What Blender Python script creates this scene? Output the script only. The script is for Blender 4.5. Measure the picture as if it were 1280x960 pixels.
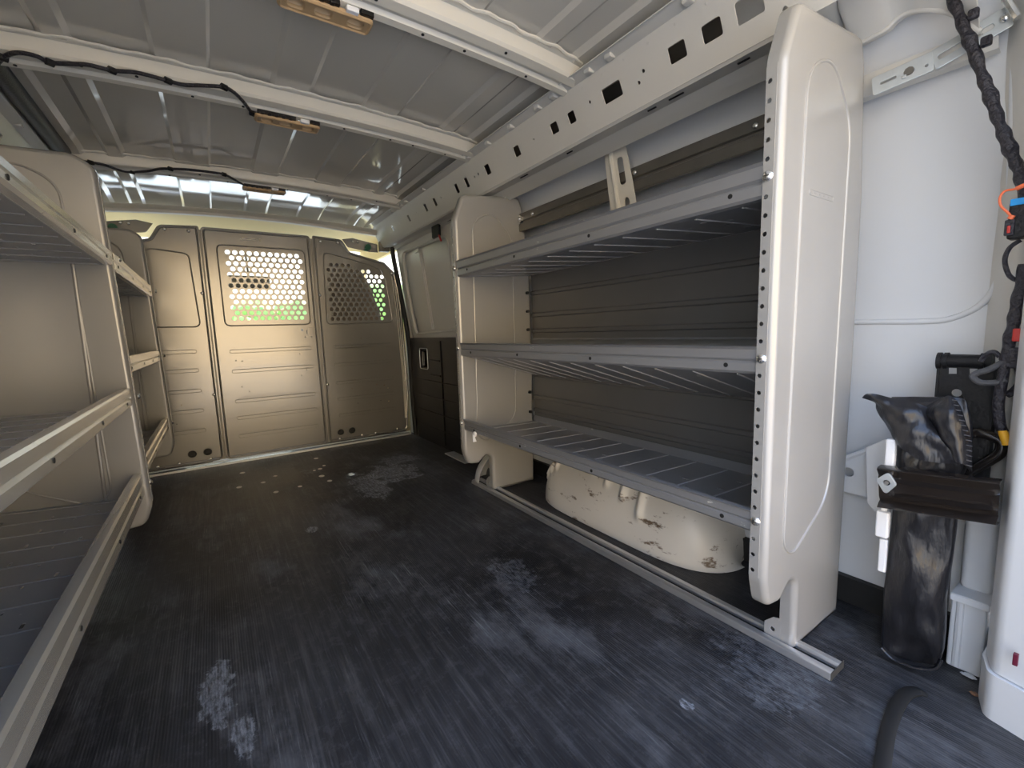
import bpy, bmesh, math, random
from mathutils import Vector, Matrix, noise
random.seed(7)
for o in list(bpy.data.objects): bpy.data.objects.remove(o)
SC = bpy.context.scene; COL = SC.collection

# ------------------------------------------------------------------ camera
F = 552.0
def _b():
    Y = Vector((265-640, 425-480, F)).normalized(); X = Vector((1483-640, 385-480, F))
    X = (X - X.dot(Y)*Y).normalized(); Z = Y.cross(X)
    if Z.y > 0: Z = -Z
    return X, Y, Z
BX, BY, BZ = _b()
CAM = Vector((0, 0, .70))
def U(u, v, ax, val):                       # a pixel of the photograph onto the plane  axis = val
    d = Vector((u-640, v-480, F)); r = Vector((d.dot(BX), d.dot(BY), d.dot(BZ)))
    return CAM + r*((val-CAM[ax])/r[ax])
cd = bpy.data.cameras.new('camera'); co = bpy.data.objects.new('camera', cd); COL.objects.link(co)
cd.sensor_width = 36; cd.lens = F/1280*36; cd.clip_start = .01; cd.clip_end = 300
R = Matrix(((BX.x, -BX.y, -BX.z), (BY.x, -BY.y, -BY.z), (BZ.x, -BZ.y, -BZ.z)))
co.matrix_world = Matrix.Translation(CAM) @ R.to_4x4()
SC.camera = co

# ------------------------------------------------------------------ world, sun, exposure
SC.view_settings.view_transform = 'Standard'; SC.view_settings.look = 'None'
SC.view_settings.gamma = 1; SC.view_settings.use_curve_mapping = False
SC.view_settings.exposure = 1.4
W = bpy.data.worlds.new('world'); SC.world = W; W.use_nodes = True
nt = W.node_tree; nt.nodes.clear()
wo = nt.nodes.new('ShaderNodeOutputWorld'); bg = nt.nodes.new('ShaderNodeBackground')
tc = nt.nodes.new('ShaderNodeTexCoord'); sp = nt.nodes.new('ShaderNodeSeparateXYZ'); rp = nt.nodes.new('ShaderNodeValToRGB')
nt.links.new(tc.outputs['Generated'], sp.inputs[0]); nt.links.new(sp.outputs['Z'], rp.inputs[0])
e = rp.color_ramp.elements
e[0].position = 0.0; e[0].color = (1.0, .90, .74, 1)
e[1].position = 1.0; e[1].color = (.30, .46, .84, 1)
for p, c in ((.10, (1.0, .93, .82, 1)), (.28, (.80, .88, 1.0, 1)), (.6, (.44, .62, 1.0, 1))):
    q = e.new(p); q.color = c
nt.links.new(rp.outputs[0], bg.inputs[0]); bg.inputs[1].default_value = 1.6
nt.links.new(bg.outputs[0], wo.inputs[0])
sl = bpy.data.lights.new('sun', 'SUN'); sl.energy = 6.5; sl.angle = .009; sl.color = (1, .95, .88)
so = bpy.data.objects.new('sun', sl); COL.objects.link(so)
so.rotation_euler = Vector((.38, .58, .72)).to_track_quat('Z', 'Y').to_euler(); so.location = (6, 2, 8)

# ------------------------------------------------------------------ materials
def mat(name, col, rough=.4, metal=0, spec=.5, coat=0, var=.0, vscale=6, bump=0, bscale=60, stretch=(1,1,1), wear=None, wscale=9, wamt=.62, rvar=0):
    m = bpy.data.materials.new(name); m.use_nodes = True; n = m.node_tree.nodes; l = m.node_tree.links
    b = n['Principled BSDF']; b.inputs['Roughness'].default_value = rough; b.inputs['Metallic'].default_value = metal
    b.inputs['Specular IOR Level'].default_value = spec
    b.inputs['Coat Weight'].default_value = coat; b.inputs['Coat Roughness'].default_value = .08
    c4 = (*col, 1)
    t = n.new('ShaderNodeTexCoord'); mp = n.new('ShaderNodeMapping'); mp.inputs['Scale'].default_value = stretch
    l.new(t.outputs['Object'], mp.inputs[0])
    nz = n.new('ShaderNodeTexNoise'); nz.inputs['Scale'].default_value = vscale; nz.inputs['Detail'].default_value = 6
    l.new(mp.outputs[0], nz.inputs[0])
    mx = n.new('ShaderNodeMixRGB'); l.new(nz.outputs[0], mx.inputs[0])
    mx.inputs[1].default_value = (*[max(0, c*(1-var)) for c in col], 1); mx.inputs[2].default_value = (*[min(1, c*(1+var)) for c in col], 1)
    out = mx.outputs[0]
    if wear:
        wz = n.new('ShaderNodeTexNoise'); wz.inputs['Scale'].default_value = wscale; wz.inputs['Detail'].default_value = 8; wz.inputs['Roughness'].default_value = .7
        l.new(mp.outputs[0], wz.inputs[0])
        cr = n.new('ShaderNodeValToRGB'); cr.color_ramp.elements[0].position = wamt; cr.color_ramp.elements[1].position = wamt+.06
        l.new(wz.outputs[0], cr.inputs[0])
        m2 = n.new('ShaderNodeMixRGB'); l.new(cr.outputs[0], m2.inputs[0]); l.new(out, m2.inputs[1]); m2.inputs[2].default_value = (*wear, 1)
        out = m2.outputs[0]
    l.new(out, b.inputs['Base Color'])
    if rvar:
        mr = n.new('ShaderNodeMapRange'); l.new(nz.outputs[0], mr.inputs[0]); mr.inputs[3].default_value = rough-rvar; mr.inputs[4].default_value = rough+rvar
        l.new(mr.outputs[0], b.inputs['Roughness'])
    if bump:
        bz = n.new('ShaderNodeTexNoise'); bz.inputs['Scale'].default_value = bscale; bz.inputs['Detail'].default_value = 4
        l.new(mp.outputs[0], bz.inputs[0])
        bp = n.new('ShaderNodeBump'); bp.inputs['Strength'].default_value = bump; bp.inputs['Distance'].default_value = .01
        l.new(bz.outputs[0], bp.inputs['Height']); l.new(bp.outputs[0], b.inputs['Normal'])
    return m
M = {}
M['body'] = mat('body_paint', (.66, .645, .60), .38, var=.06, vscale=3, wear=(.48, .45, .40), wamt=.70, wscale=14)
M['skin'] = mat('outer_skin_paint', (.74, .755, .77), .42, var=.04, vscale=3, wear=(.55, .54, .52), wamt=.73, wscale=20)
M['roof'] = mat('roof_paint', (.66, .63, .56), .07, coat=.3, var=.06, vscale=2.5, rvar=.02)
M['bow'] = mat('roof_bow_paint', (.74, .71, .63), .33, var=.06, vscale=8, wear=(.45, .42, .36), wamt=.72, wscale=25)
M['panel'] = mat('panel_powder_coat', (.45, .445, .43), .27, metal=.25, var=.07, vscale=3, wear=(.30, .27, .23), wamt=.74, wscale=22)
M['panel_shaded'] = mat('worn_shaded_panel_coat', (.33, .325, .315), .27, metal=.3, var=.09, vscale=3, wear=(.16, .14, .12), wamt=.72, wscale=18)  # worn panel coat, darkened for the weaker light on the left side
M['bulk'] = mat('bulkhead_powder_coat', (.32, .31, .29), .23, metal=.6, var=.12, vscale=2.5, wear=(.16, .14, .12), wamt=.72, wscale=30)
M['shelf'] = mat('shelf_powder_coat', (.30, .305, .315), .33, metal=.35, var=.12, vscale=4, wear=(.75, .75, .73), wamt=.655, wscale=48, stretch=(1, .4, 1))  # pale specks: scuffs, plus light through the pan holes painted in
M['beam'] = mat('shelf_lip_metal', (.66, .64, .58), .24, metal=.65, var=.10, vscale=5, wear=(.25, .22, .18), wamt=.72, wscale=30)
M['shelf_line'] = mat('rubbed_pressed_line', (.62, .62, .63), .4, metal=.4)
M['back'] = mat('back_panel_paint', (.15, .148, .145), .42, metal=.2, var=.14, vscale=5, wear=(.05, .05, .05), wamt=.71, wscale=9)
M['alu'] = mat('aluminium', (.74, .74, .75), .32, metal=.85, var=.15, vscale=12, stretch=(6, .6, 1), wear=(.2, .19, .18), wamt=.66, wscale=30)
M['galv'] = mat('galvanised_steel', (.62, .66, .68), .38, metal=.7, var=.12, vscale=60)
M['strut'] = mat('dull_strut_steel', (.20, .19, .17), .42, metal=.7, var=.2, vscale=14)
M['tan'] = mat('tan_plastic', (.50, .345, .19), .45, var=.05)
M['tan_dark'] = mat('tan_plastic_recess', (.60, .44, .27), .5)
M['black'] = mat('black_plastic', (.011, .011, .012), .42, spec=.35, bump=.15, bscale=200)
M['blackgloss'] = mat('black_gloss_steel', (.020, .016, .014), .16, coat=.3, wear=(.32, .17, .09), wamt=.75, wscale=60)
M['vinyl'] = mat('black_vinyl', (.016, .016, .019), .30, bump=.55, bscale=38, stretch=(1, 1, .35))
M['tape'] = mat('black_cloth_tape', (.02, .018, .024), .38, bump=.8, bscale=110)
M['rubber'] = mat('black_rubber', (.012, .012, .012), .6)
M['grey_tape'] = mat('grey_sleeve', (.07, .07, .075), .6, bump=.3, bscale=300)
M['white'] = mat('white_plastic', (.85, .86, .88), .4)
M['orange'] = mat('orange_wire', (.9, .18, .06), .4)
M['blue'] = mat('blue_plastic', (.02, .32, .75), .4)
M['yellow'] = mat('yellow_tape', (.85, .45, .03), .5)
M['darkred'] = mat('dark_red', (.12, .01, .03), .4)
M['red'] = mat('red_plastic', (.55, .04, .03), .4)
M['green'] = mat('green_plastic', (.01, .11, .06), .4)
M['rust'] = mat('rusty_debris', (.22, .12, .07), .9, var=.5, vscale=40)
M['chrome'] = mat('bright_zinc', (.8, .8, .78), .25, metal=.9)
M['void'] = mat('dark_cavity', (.01, .01, .01), .8)
M['cream'] = mat('cream_headliner', (.78, .66, .38), .9, var=.04)
M['seat'] = mat('brown_seat_cloth', (.10, .075, .055), .9, var=.2, vscale=30)
M['dash'] = mat('dashboard_plastic', (.10, .095, .09), .7)
M['leaf'] = mat('leaves', (.30, .50, .12), .7, var=.6, vscale=8, bump=1, bscale=12)
M['bark'] = mat('bark', (.16, .11, .07), .9, var=.3)
M['asphalt'] = mat('concrete_ground', (.40, .385, .36), .9, var=.12, vscale=2)
M['stucco'] = mat('pale_stucco', (.84, .64, .38), .9, var=.05)

def floor_mat():
    m = bpy.data.materials.new('black_rubber_mat'); m.use_nodes = True; n = m.node_tree.nodes; l = m.node_tree.links
    b = n['Principled BSDF']; t = n.new('ShaderNodeTexCoord')
    def nz(scale, st, det=6, rough=.6):
        mp = n.new('ShaderNodeMapping'); mp.inputs['Scale'].default_value = st; l.new(t.outputs['Object'], mp.inputs[0])
        z = n.new('ShaderNodeTexNoise'); z.inputs['Scale'].default_value = scale; z.inputs['Detail'].default_value = det; z.inputs['Roughness'].default_value = rough
        l.new(mp.outputs[0], z.inputs[0]); return z.outputs[0]
    def ramp(x, a, b_, c0=(0,0,0,1), c1=(1,1,1,1)):
        r = n.new('ShaderNodeValToRGB'); r.color_ramp.elements[0].position = a; r.color_ramp.elements[1].position = b_
        r.color_ramp.elements[0].color = c0; r.color_ramp.elements[1].color = c1; l.new(x, r.inputs[0]); return r.outputs[0]
    def mix(f, a, c, mode='MIX'):
        x = n.new('ShaderNodeMixRGB'); x.blend_type = mode
        for i, v in enumerate((f, a, c)):
            if isinstance(v, (float, int)): x.inputs[i].default_value = v
            elif isinstance(v, tuple): x.inputs[i].default_value = v
            else: l.new(v, x.inputs[i])
        return x.outputs[0]
    def math_(op, a, c=None):
        x = n.new('ShaderNodeMath'); x.operation = op
        for i, v in enumerate((a, c)):
            if v is None: continue
            if isinstance(v, (float, int)): x.inputs[i].default_value = v
            else: l.new(v, x.inputs[i])
        return x.outputs[0]
    big = nz(1.6, (1, 1, 1), 5); streak = nz(9, (9, .35, 1), 5, .7); fine = nz(40, (5, .16, 1), 4, .75); blot = nz(3.2, (1.2, .6, 1), 7, .7)
    base = mix(ramp(big, .35, .7), (.010, .010, .012, 1), (.048, .049, .054, 1))
    c = mix(math_('MULTIPLY', ramp(streak, .47, .75), ramp(big, .38, .62)), base, (.12, .12, .125, 1))
    c = mix(math_('MULTIPLY', ramp(fine, .56, .70), ramp(blot, .44, .62)), c, (.26, .26, .27, 1))
    c = mix(math_('MULTIPLY', ramp(blot, .52, .70), .8), c, (.17, .175, .19, 1)); grain = ramp(nz(55, (2.2, .6, 1), 6, .8), .40, .62); vf = ramp(nz(26, (1, 1, 1), 8, .8), .52, .60); c = mix(math_('MULTIPLY', vf, .35), c, (.10, .10, .105, 1))
    # worn white residue and painted sun spots at their places on the mat
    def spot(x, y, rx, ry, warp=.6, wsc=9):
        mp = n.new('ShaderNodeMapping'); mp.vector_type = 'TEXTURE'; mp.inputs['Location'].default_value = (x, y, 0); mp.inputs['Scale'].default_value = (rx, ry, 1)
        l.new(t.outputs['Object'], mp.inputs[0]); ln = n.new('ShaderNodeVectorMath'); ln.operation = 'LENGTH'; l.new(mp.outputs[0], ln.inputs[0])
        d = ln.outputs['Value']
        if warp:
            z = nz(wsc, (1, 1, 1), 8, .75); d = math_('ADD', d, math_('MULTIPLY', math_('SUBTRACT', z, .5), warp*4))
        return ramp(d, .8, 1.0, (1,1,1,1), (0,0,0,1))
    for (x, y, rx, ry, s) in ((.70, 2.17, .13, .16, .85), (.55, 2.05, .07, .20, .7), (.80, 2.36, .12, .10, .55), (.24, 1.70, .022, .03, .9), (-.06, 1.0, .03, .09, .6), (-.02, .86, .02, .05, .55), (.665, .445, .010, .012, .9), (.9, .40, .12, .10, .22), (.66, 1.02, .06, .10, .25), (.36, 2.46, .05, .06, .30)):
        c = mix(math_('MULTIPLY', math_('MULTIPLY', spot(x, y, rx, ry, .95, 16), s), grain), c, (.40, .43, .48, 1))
    for (u, v, a, r) in SUN_DOTS:
        p = U(u, v, 2, 0); c = mix(spot(p.x, p.y, .0135*r, .019*r, .08), c, (.95, .90, .80, 1))
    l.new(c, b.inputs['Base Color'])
    rr = n.new('ShaderNodeMapRange'); l.new(blot, rr.inputs[0]); rr.inputs[3].default_value = .28; rr.inputs[4].default_value = .62
    l.new(rr.outputs[0], b.inputs['Roughness']); b.inputs['Specular IOR Level'].default_value = .38
    w = n.new('ShaderNodeTexWave'); w.wave_type = 'BANDS'; w.bands_direction = 'X'; w.inputs['Scale'].default_value = 60
    l.new(t.outputs['Object'], w.inputs[0])
    h = math_('ADD', math_('MULTIPLY', w.outputs['Fac'], .5), math_('MULTIPLY', fine, 1.0))
    bp = n.new('ShaderNodeBump'); bp.inputs['Strength'].default_value = .28; bp.inputs['Distance'].default_value = .003
    l.new(h, bp.inputs['Height']); l.new(bp.outputs[0], b.inputs['Normal'])
    return m
SUN_DOTS = [(303,591,0,1), (299,609,0,1), (344,595,0,.8), (329,603,0,.9), (345,615,0,.9), (375,608,0,.8), (395,573,0,1), (400,586,0,.9), (393,588,0,.6), (405,582,0,.7), (402,595,0,1.1), (412,601,0,.9)]  # small sun spots, painted pale into the mat colour
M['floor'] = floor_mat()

def glass_mat():
    m = bpy.data.materials.new('clear_glass'); m.use_nodes = True; n = m.node_tree.nodes; l = m.node_tree.links
    n.remove(n['Principled BSDF']); o = n['Material Output']
    tr = n.new('ShaderNodeBsdfTransparent'); tr.inputs[0].default_value = (.93, .96, .93, 1)
    gl = n.new('ShaderNodeBsdfGlossy'); gl.inputs['Roughness'].default_value = .02; pass
    mx = n.new('ShaderNodeMixShader'); mx.inputs[0].default_value = .05; l.new(tr.outputs[0], mx.inputs[1]); l.new(gl.outputs[0], mx.inputs[2]); l.new(mx.outputs[0], o.inputs[0])
    return m
M['glass'] = glass_mat()

# ------------------------------------------------------------------ mesh helpers
XZ = lambda y0: Matrix(((1,0,0,0), (0,0,-1,y0), (0,1,0,0), (0,0,0,1)))       # local (x,y,z) -> world (x, y0-z, y)
YZ = lambda x0: Matrix(((0,0,1,x0), (1,0,0,0), (0,1,0,0), (0,0,0,1)))        # local (x,y,z) -> world (x0+z, x, y)
def world_loc(o):
    while o.type != 'EMPTY' and o.parent: o = o.parent
    return o.location if o.type == 'EMPTY' else Vector((0,0,0))
class MB:
    def __init__(s): s.v = []; s.f = []; s.m = []
    def add(s, v, f, mt=None, mi=0):
        k = len(s.v); s.v += [tuple((mt @ Vector(p)) if mt else p) for p in v]; s.f += [tuple(i+k for i in q) for q in f]; s.m += [mi]*len(f); return s
    def box(s, a, b, mt=None, mi=0):
        (x0,y0,z0), (x1,y1,z1) = a, b
        v = [(x0,y0,z0),(x1,y0,z0),(x1,y1,z0),(x0,y1,z0),(x0,y0,z1),(x1,y0,z1),(x1,y1,z1),(x0,y1,z1)]
        return s.add(v, [(0,3,2,1),(4,5,6,7),(0,1,5,4),(1,2,6,5),(2,3,7,6),(3,0,4,7)], mt, mi)
    def bevbox(s, a, b, r, mt=None, mi=0, seg=3):
        bm = bmesh.new(); bmesh.ops.create_cube(bm, size=1)
        for v in bm.verts: v.co = Vector([a[i]+(v.co[i]+.5)*(b[i]-a[i]) for i in range(3)])
        bmesh.ops.bevel(bm, geom=bm.edges[:], offset=r, segments=seg, affect='EDGES', profile=.5)
        bm.verts.index_update(); s.add([v.co[:] for v in bm.verts], [[v.index for v in f.verts] for f in bm.faces], mt, mi); bm.free(); return s
    def extrude(s, poly, a0, a1, mt=None, mi=0, n=1, fn=None):          # closed 2D polygon (x,y) swept along z of the local frame
        k = len(poly); v = []; f = []
        for j in range(n+1):
            t = a0+(a1-a0)*j/n
            for p in poly:
                q = (p[0], p[1], t); v.append(fn(*q) if fn else q)
        for j in range(n):
            for i in range(k):
                i2 = (i+1) % k; f.append((j*k+i, j*k+i2, (j+1)*k+i2, (j+1)*k+i))
        f.append(tuple(reversed(range(k)))); f.append(tuple(n*k+i for i in range(k)))
        return s.add(v, f, mt, mi)
    def tube(s, pts, r, seg=10, mt=None, mi=0, closed=False, flat=1.0, up=None):
        P = [Vector(p) for p in pts]; n = len(P); v = []; f = []; prev = None
        for i, p in enumerate(P):
            if closed: d = P[(i+1) % n]-P[i-1]
            else: d = P[min(i+1, n-1)]-P[max(i-1, 0)]
            d.normalize()
            if prev is None:
                a = Vector(up) if up else (Vector((0,0,1)) if abs(d.z) < .9 else Vector((1,0,0)))
            else: a = prev
            a = (a-d*a.dot(d)); a = a.normalized() if a.length > 1e-6 else d.orthogonal().normalized()
            prev = a; c = d.cross(a); rr = r[i] if isinstance(r, (list, tuple)) else r
            for k in range(seg):
                t = 2*math.pi*k/seg; v.append((p+a*math.cos(t)*rr*flat+c*math.sin(t)*rr)[:])
        for i in range(n if closed else n-1):
            for k in range(seg):
                a_, b_ = i*seg, ((i+1) % n)*seg; k2 = (k+1) % seg; f.append((a_+k, a_+k2, b_+k2, b_+k))
        if not closed: f.append(tuple(reversed(range(seg)))); f.append(tuple((n-1)*seg+k for k in range(seg)))
        return s.add(v, f, mt, mi)
    def cyl(s, p0, p1, r, seg=20, mi=0, r2=None):
        return s.tube([p0, p1], [r, r2 if r2 is not None else r], seg, mi=mi)
    def dome(s, c, nrm, r, h, seg=14, mi=0):
        nrm = Vector(nrm).normalized(); a = nrm.orthogonal().normalized(); b = nrm.cross(a); c = Vector(c); v = []; f = []
        R_ = 5
        for j in range(R_):
            t = j/(R_-1)*math.pi/2*.96; rr = r*math.cos(t); hh = h*math.sin(t)
            for k in range(seg): g = 2*math.pi*k/seg; v.append((c+nrm*hh+a*rr*math.cos(g)+b*rr*math.sin(g))[:])
        for j in range(R_-1):
            for k in range(seg): k2 = (k+1) % seg; f.append((j*seg+k, j*seg+k2, (j+1)*seg+k2, (j+1)*seg+k))
        f.append(tuple((R_-1)*seg+k for k in range(seg))); f.append(tuple(reversed(range(seg))))
        return s.add(v, f, mi=mi)
    def plate(s, outer, holes, t, mt=None, bevel=0, mi=0):              # flat sheet with holes, local xy, thickness centred on z
        cu = bpy.data.curves.new('c', 'CURVE'); cu.dimensions = '2D'; cu.fill_mode = 'BOTH'; cu.extrude = t/2-bevel; cu.bevel_depth = bevel; cu.bevel_resolution = 1
        for pl in [outer]+list(holes):
            sp_ = cu.splines.new('POLY'); sp_.points.add(len(pl)-1); sp_.use_cyclic_u = True
            for i, p in enumerate(pl): sp_.points[i].co = (p[0], p[1], 0, 1)
        ob = bpy.data.objects.new('c', cu); COL.objects.link(ob)
        dg = bpy.context.evaluated_depsgraph_get(); me = bpy.data.meshes.new_from_object(ob.evaluated_get(dg))
        s.add([v.co[:] for v in me.vertices], [tuple(p.vertices) for p in me.polygons], mt, mi)
        bpy.data.objects.remove(ob); bpy.data.curves.remove(cu); bpy.data.meshes.remove(me); return s
    def build(s, name, mats, parent=None, smooth=35, bevel=0, solid=0):
        me = bpy.data.meshes.new(name); me.from_pydata(s.v, [], s.f); me.validate()
        if not isinstance(mats, (list, tuple)): mats = [mats]
        for m_ in mats: me.materials.append(M[m_])
        for i, p in enumerate(me.polygons):
            if i < len(s.m): p.material_index = s.m[i]
        bm = bmesh.new(); bm.from_mesh(me); bmesh.ops.remove_doubles(bm, verts=bm.verts, dist=1e-5); bmesh.ops.recalc_face_normals(bm, faces=bm.faces)
        ang = math.radians(smooth)
        for f_ in bm.faces: f_.smooth = True
        for ed in bm.edges:
            if len(ed.link_faces) != 2 or ed.calc_face_angle(0) > ang: ed.smooth = False
        bm.to_mesh(me); bm.free()
        o = bpy.data.objects.new(name, me); COL.objects.link(o)
        if bevel:
            b = o.modifiers.new('bevel', 'BEVEL'); b.width = bevel; b.segments = 2; b.limit_method = 'ANGLE'
        if solid:
            b = o.modifiers.new('solid', 'SOLIDIFY'); b.thickness = solid; b.offset = 0
        w_ = o.modifiers.new('weighted', 'WEIGHTED_NORMAL'); w_.keep_sharp = True; w_.weight = 80
        if parent: o.parent = parent; o.matrix_parent_inverse = Matrix.Translation(-parent.location) if parent.type == 'EMPTY' else Matrix()
        return o
    def each(s, name, mats, parent=None, **kw):                         # one object for every loose piece
        par = list(range(len(s.v)))
        def fd(a):
            while par[a] != a: par[a] = par[par[a]]; a = par[a]
            return a
        for f_ in s.f:
            r0 = fd(f_[0])
            for q in f_[1:]: par[fd(q)] = r0
        comp = {}
        for i, f_ in enumerate(s.f): comp.setdefault(fd(f_[0]), []).append(i)
        out = []
        for idx in comp.values():
            ids = sorted({q for i in idx for q in s.f[i]}); mp = {q: k for k, q in enumerate(ids)}
            m = MB(); m.v = [s.v[q] for q in ids]; m.f = [tuple(mp[q] for q in s.f[i]) for i in idx]; m.m = [s.m[i] for i in idx]
            out.append(m.build(name, mats, parent, **kw))
        return out
def tag(o, label=None, cat=None, group=None, kind=None):
    if label: o['label'] = label
    if cat: o['category'] = cat
    if group: o['group'] = group
    if kind: o['kind'] = kind
    return o
def empty(name, loc, label, cat, group=None, kind=None):
    o = bpy.data.objects.new(name, None); COL.objects.link(o); o.location = loc; o.empty_display_size = .05
    return tag(o, label, cat, group, kind)
def rpoly(pts, n=6):                        # [(x,y,r)] -> rounded polygon
    out = []; k = len(pts)
    for i in range(k):
        p = Vector(pts[i][:2]); r = pts[i][2] if len(pts[i]) > 2 else 0
        a = Vector(pts[i-1][:2]); b = Vector(pts[(i+1) % k][:2])
        if r <= 0: out.append(tuple(p)); continue
        da = (a-p).normalized(); db = (b-p).normalized(); th = da.angle(db); t = r/math.tan(th/2)
        t = min(t, (a-p).length*.49, (b-p).length*.49); p0 = p+da*t; p2 = p+db*t
        for j in range(n+1):
            s_ = j/n; out.append(tuple(p0*(1-s_)**2+p*2*s_*(1-s_)+p2*s_*s_))
    return out
def circ(x, y, r, n=14, ry=None): return [(x+r*math.cos(2*math.pi*i/n), y+(ry or r)*math.sin(2*math.pi*i/n)) for i in range(n)]
def rrect(x0, y0, x1, y1, r=.005, n=4): return rpoly([(x0,y0,r),(x1,y0,r),(x1,y1,r),(x0,y1,r)], n)
def strip(pts, t):                          # open 2D polyline -> closed sheet section of thickness t
    P = [Vector(p) for p in pts]; L = []; 
    for i, p in enumerate(P):
        d = (P[min(i+1, len(P)-1)]-P[max(i-1, 0)]).normalized(); L.append(p+Vector((-d.y, d.x))*t)
    return [tuple(p) for p in P]+[tuple(p) for p in reversed(L)]
def offset_poly(poly, d):                   # inward offset of a dense outline
    k = len(poly); area = sum(poly[i][0]*poly[(i+1) % k][1]-poly[(i+1) % k][0]*poly[i][1] for i in range(k)); s_ = 1 if area > 0 else -1
    out = []
    for i in range(k):
        a = Vector(poly[i-1]); b = Vector(poly[i]); c = Vector(poly[(i+1) % k])
        n1 = Vector((-(b-a).y, (b-a).x)).normalized()*s_; n2 = Vector((-(c-b).y, (c-b).x)).normalized()*s_
        n_ = n1+n2; n_ = n_/max(.35, (n_.length**2)/2) if n_.length > 1e-6 else n1
        out.append(tuple(b+n_*d))
    return out
def smoothpath(pts, n=6):                   # Catmull-Rom
    P = [Vector(p) for p in pts]; out = []
    for i in range(len(P)-1):
        a = P[max(i-1, 0)]; b = P[i]; c = P[i+1]; d = P[min(i+2, len(P)-1)]
        for j in range(n):
            t = j/n; out.append(.5*((2*b)+(c-a)*t+(2*a-5*b+4*c-d)*t*t+(3*b-a-3*c+d)*t**3))
    out.append(P[-1]); return out
MX = lambda x: .54-x                        # mirror about the van's centre line

# ------------------------------------------------------------------ setting: floor, walls, roof, ground
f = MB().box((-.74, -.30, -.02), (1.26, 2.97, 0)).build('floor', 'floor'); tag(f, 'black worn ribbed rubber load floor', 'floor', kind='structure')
g = MB().box((-60, -60, -.72), (60, 60, -.70)).build('ground', 'asphalt'); tag(g, 'pale concrete ground around the van', 'ground', kind='structure')

SKIN = [(1.262,-.10),(1.270,.3),(1.275,.7),(1.268,.95),(1.245,1.12),(1.205,1.25),(1.15,1.35),(1.10,1.40),(1.06,1.418)]
def wall(side, y0, y1):
    pts = SKIN if side == 'right' else [(MX(x), z) for x, z in SKIN]
    sec = strip(pts, -.006 if side == 'right' else .006); b = MB()
    mt = Matrix(((1,0,0,0),(0,0,1,0),(0,1,0,0),(0,0,0,1)))       # local (x,y,z)->(x,z,y)
    b.extrude(sec, y0, y1, mt, n=1)
    return b, mt
b, mtY = wall('right', .16, 3.00)
# pressed seam that runs level and turns up towards the rear pillar
seam = [(1.274, .90, .69), (1.274, .45, .692), (1.274, .30, .690), (1.274, .255, .695), (1.272, .215, .72), (1.270, .195, .765), (1.267, .188, .85), (1.25, .19, 1.0), (1.235, .195, 1.14)]
b.tube(smoothpath(seam, 6), .006, 8)
wr = b.build('wall_right', 'skin', smooth=60); tag(wr, 'white painted inner face of the right body side', 'wall', kind='structure')
b, _ = wall('left', -.06, 2.97)
wl = b.build('wall_left', 'skin', smooth=60); tag(wl, 'painted inner face of the left body side', 'wall', kind='structure')
# right wall forward of the sliding door opening (front door pillar) and sill
b = MB(); b.box((1.12, 2.945, -.10), (1.262, 2.99, 1.24)); b.box((1.165, 2.05, -.14), (1.26, 2.945, -.085)).build('trim_1', 'body')
tag(bpy.data.objects['trim_1'], 'painted pillar and sill of the sliding door opening', 'trim', kind='structure')

# roof skin: shallow pressed ribs along the van, drooping at the front
RIBX = [(-.555,-.01),(-.52,0),(-.40,0),(-.385,-.010),(-.345,-.010),(-.33,0),(-.275,0),(-.262,-.008),(-.222,-.008),(-.21,0),(-.062,0),(-.052,-.006),(.058,-.006),(.066,0),(.212,0),(.224,-.006),(.316,-.006),(.328,0),(.474,0),(.482,-.006),(.592,-.006),(.602,0),(.75,0),(.762,-.008),(.802,-.008),(.815,0),(.87,0),(.885,-.010),(.925,-.010),(.94,0),(1.06,0),(1.095,-.01)]
def crown(x): return 1.450-.024*((x-.27)/.72)**2-.008*((x-.27)/.72)**6
b = MB(); ys = [-.10, .5, 1.0, 1.5, 2.0, 2.3, 2.36, 2.44, 2.5, 2.6, 2.66, 2.72, 2.78, 2.84, 2.92, 2.98]
rows = []
for y in ys:
    droop = -.024*min(1, max(0, (y-2.3)/.14))-(0 if y < 2.72 else .030*((y-2.72)/.26)**2)
    rows.append([(x, y, crown(x)+dz+droop) for x, dz in RIBX])
v = [p for r in rows for p in r]; k = len(RIBX); fcs = [(j*k+i, j*k+i+1, (j+1)*k+i+1, (j+1)*k+i) for j in range(len(ys)-1) for i in range(k-1)]
b.add(v, fcs); cl = b.build('ceiling', 'roof', smooth=20, solid=.002); tag(cl, 'glossy taupe ribbed metal roof skin', 'ceiling', kind='structure')

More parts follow.
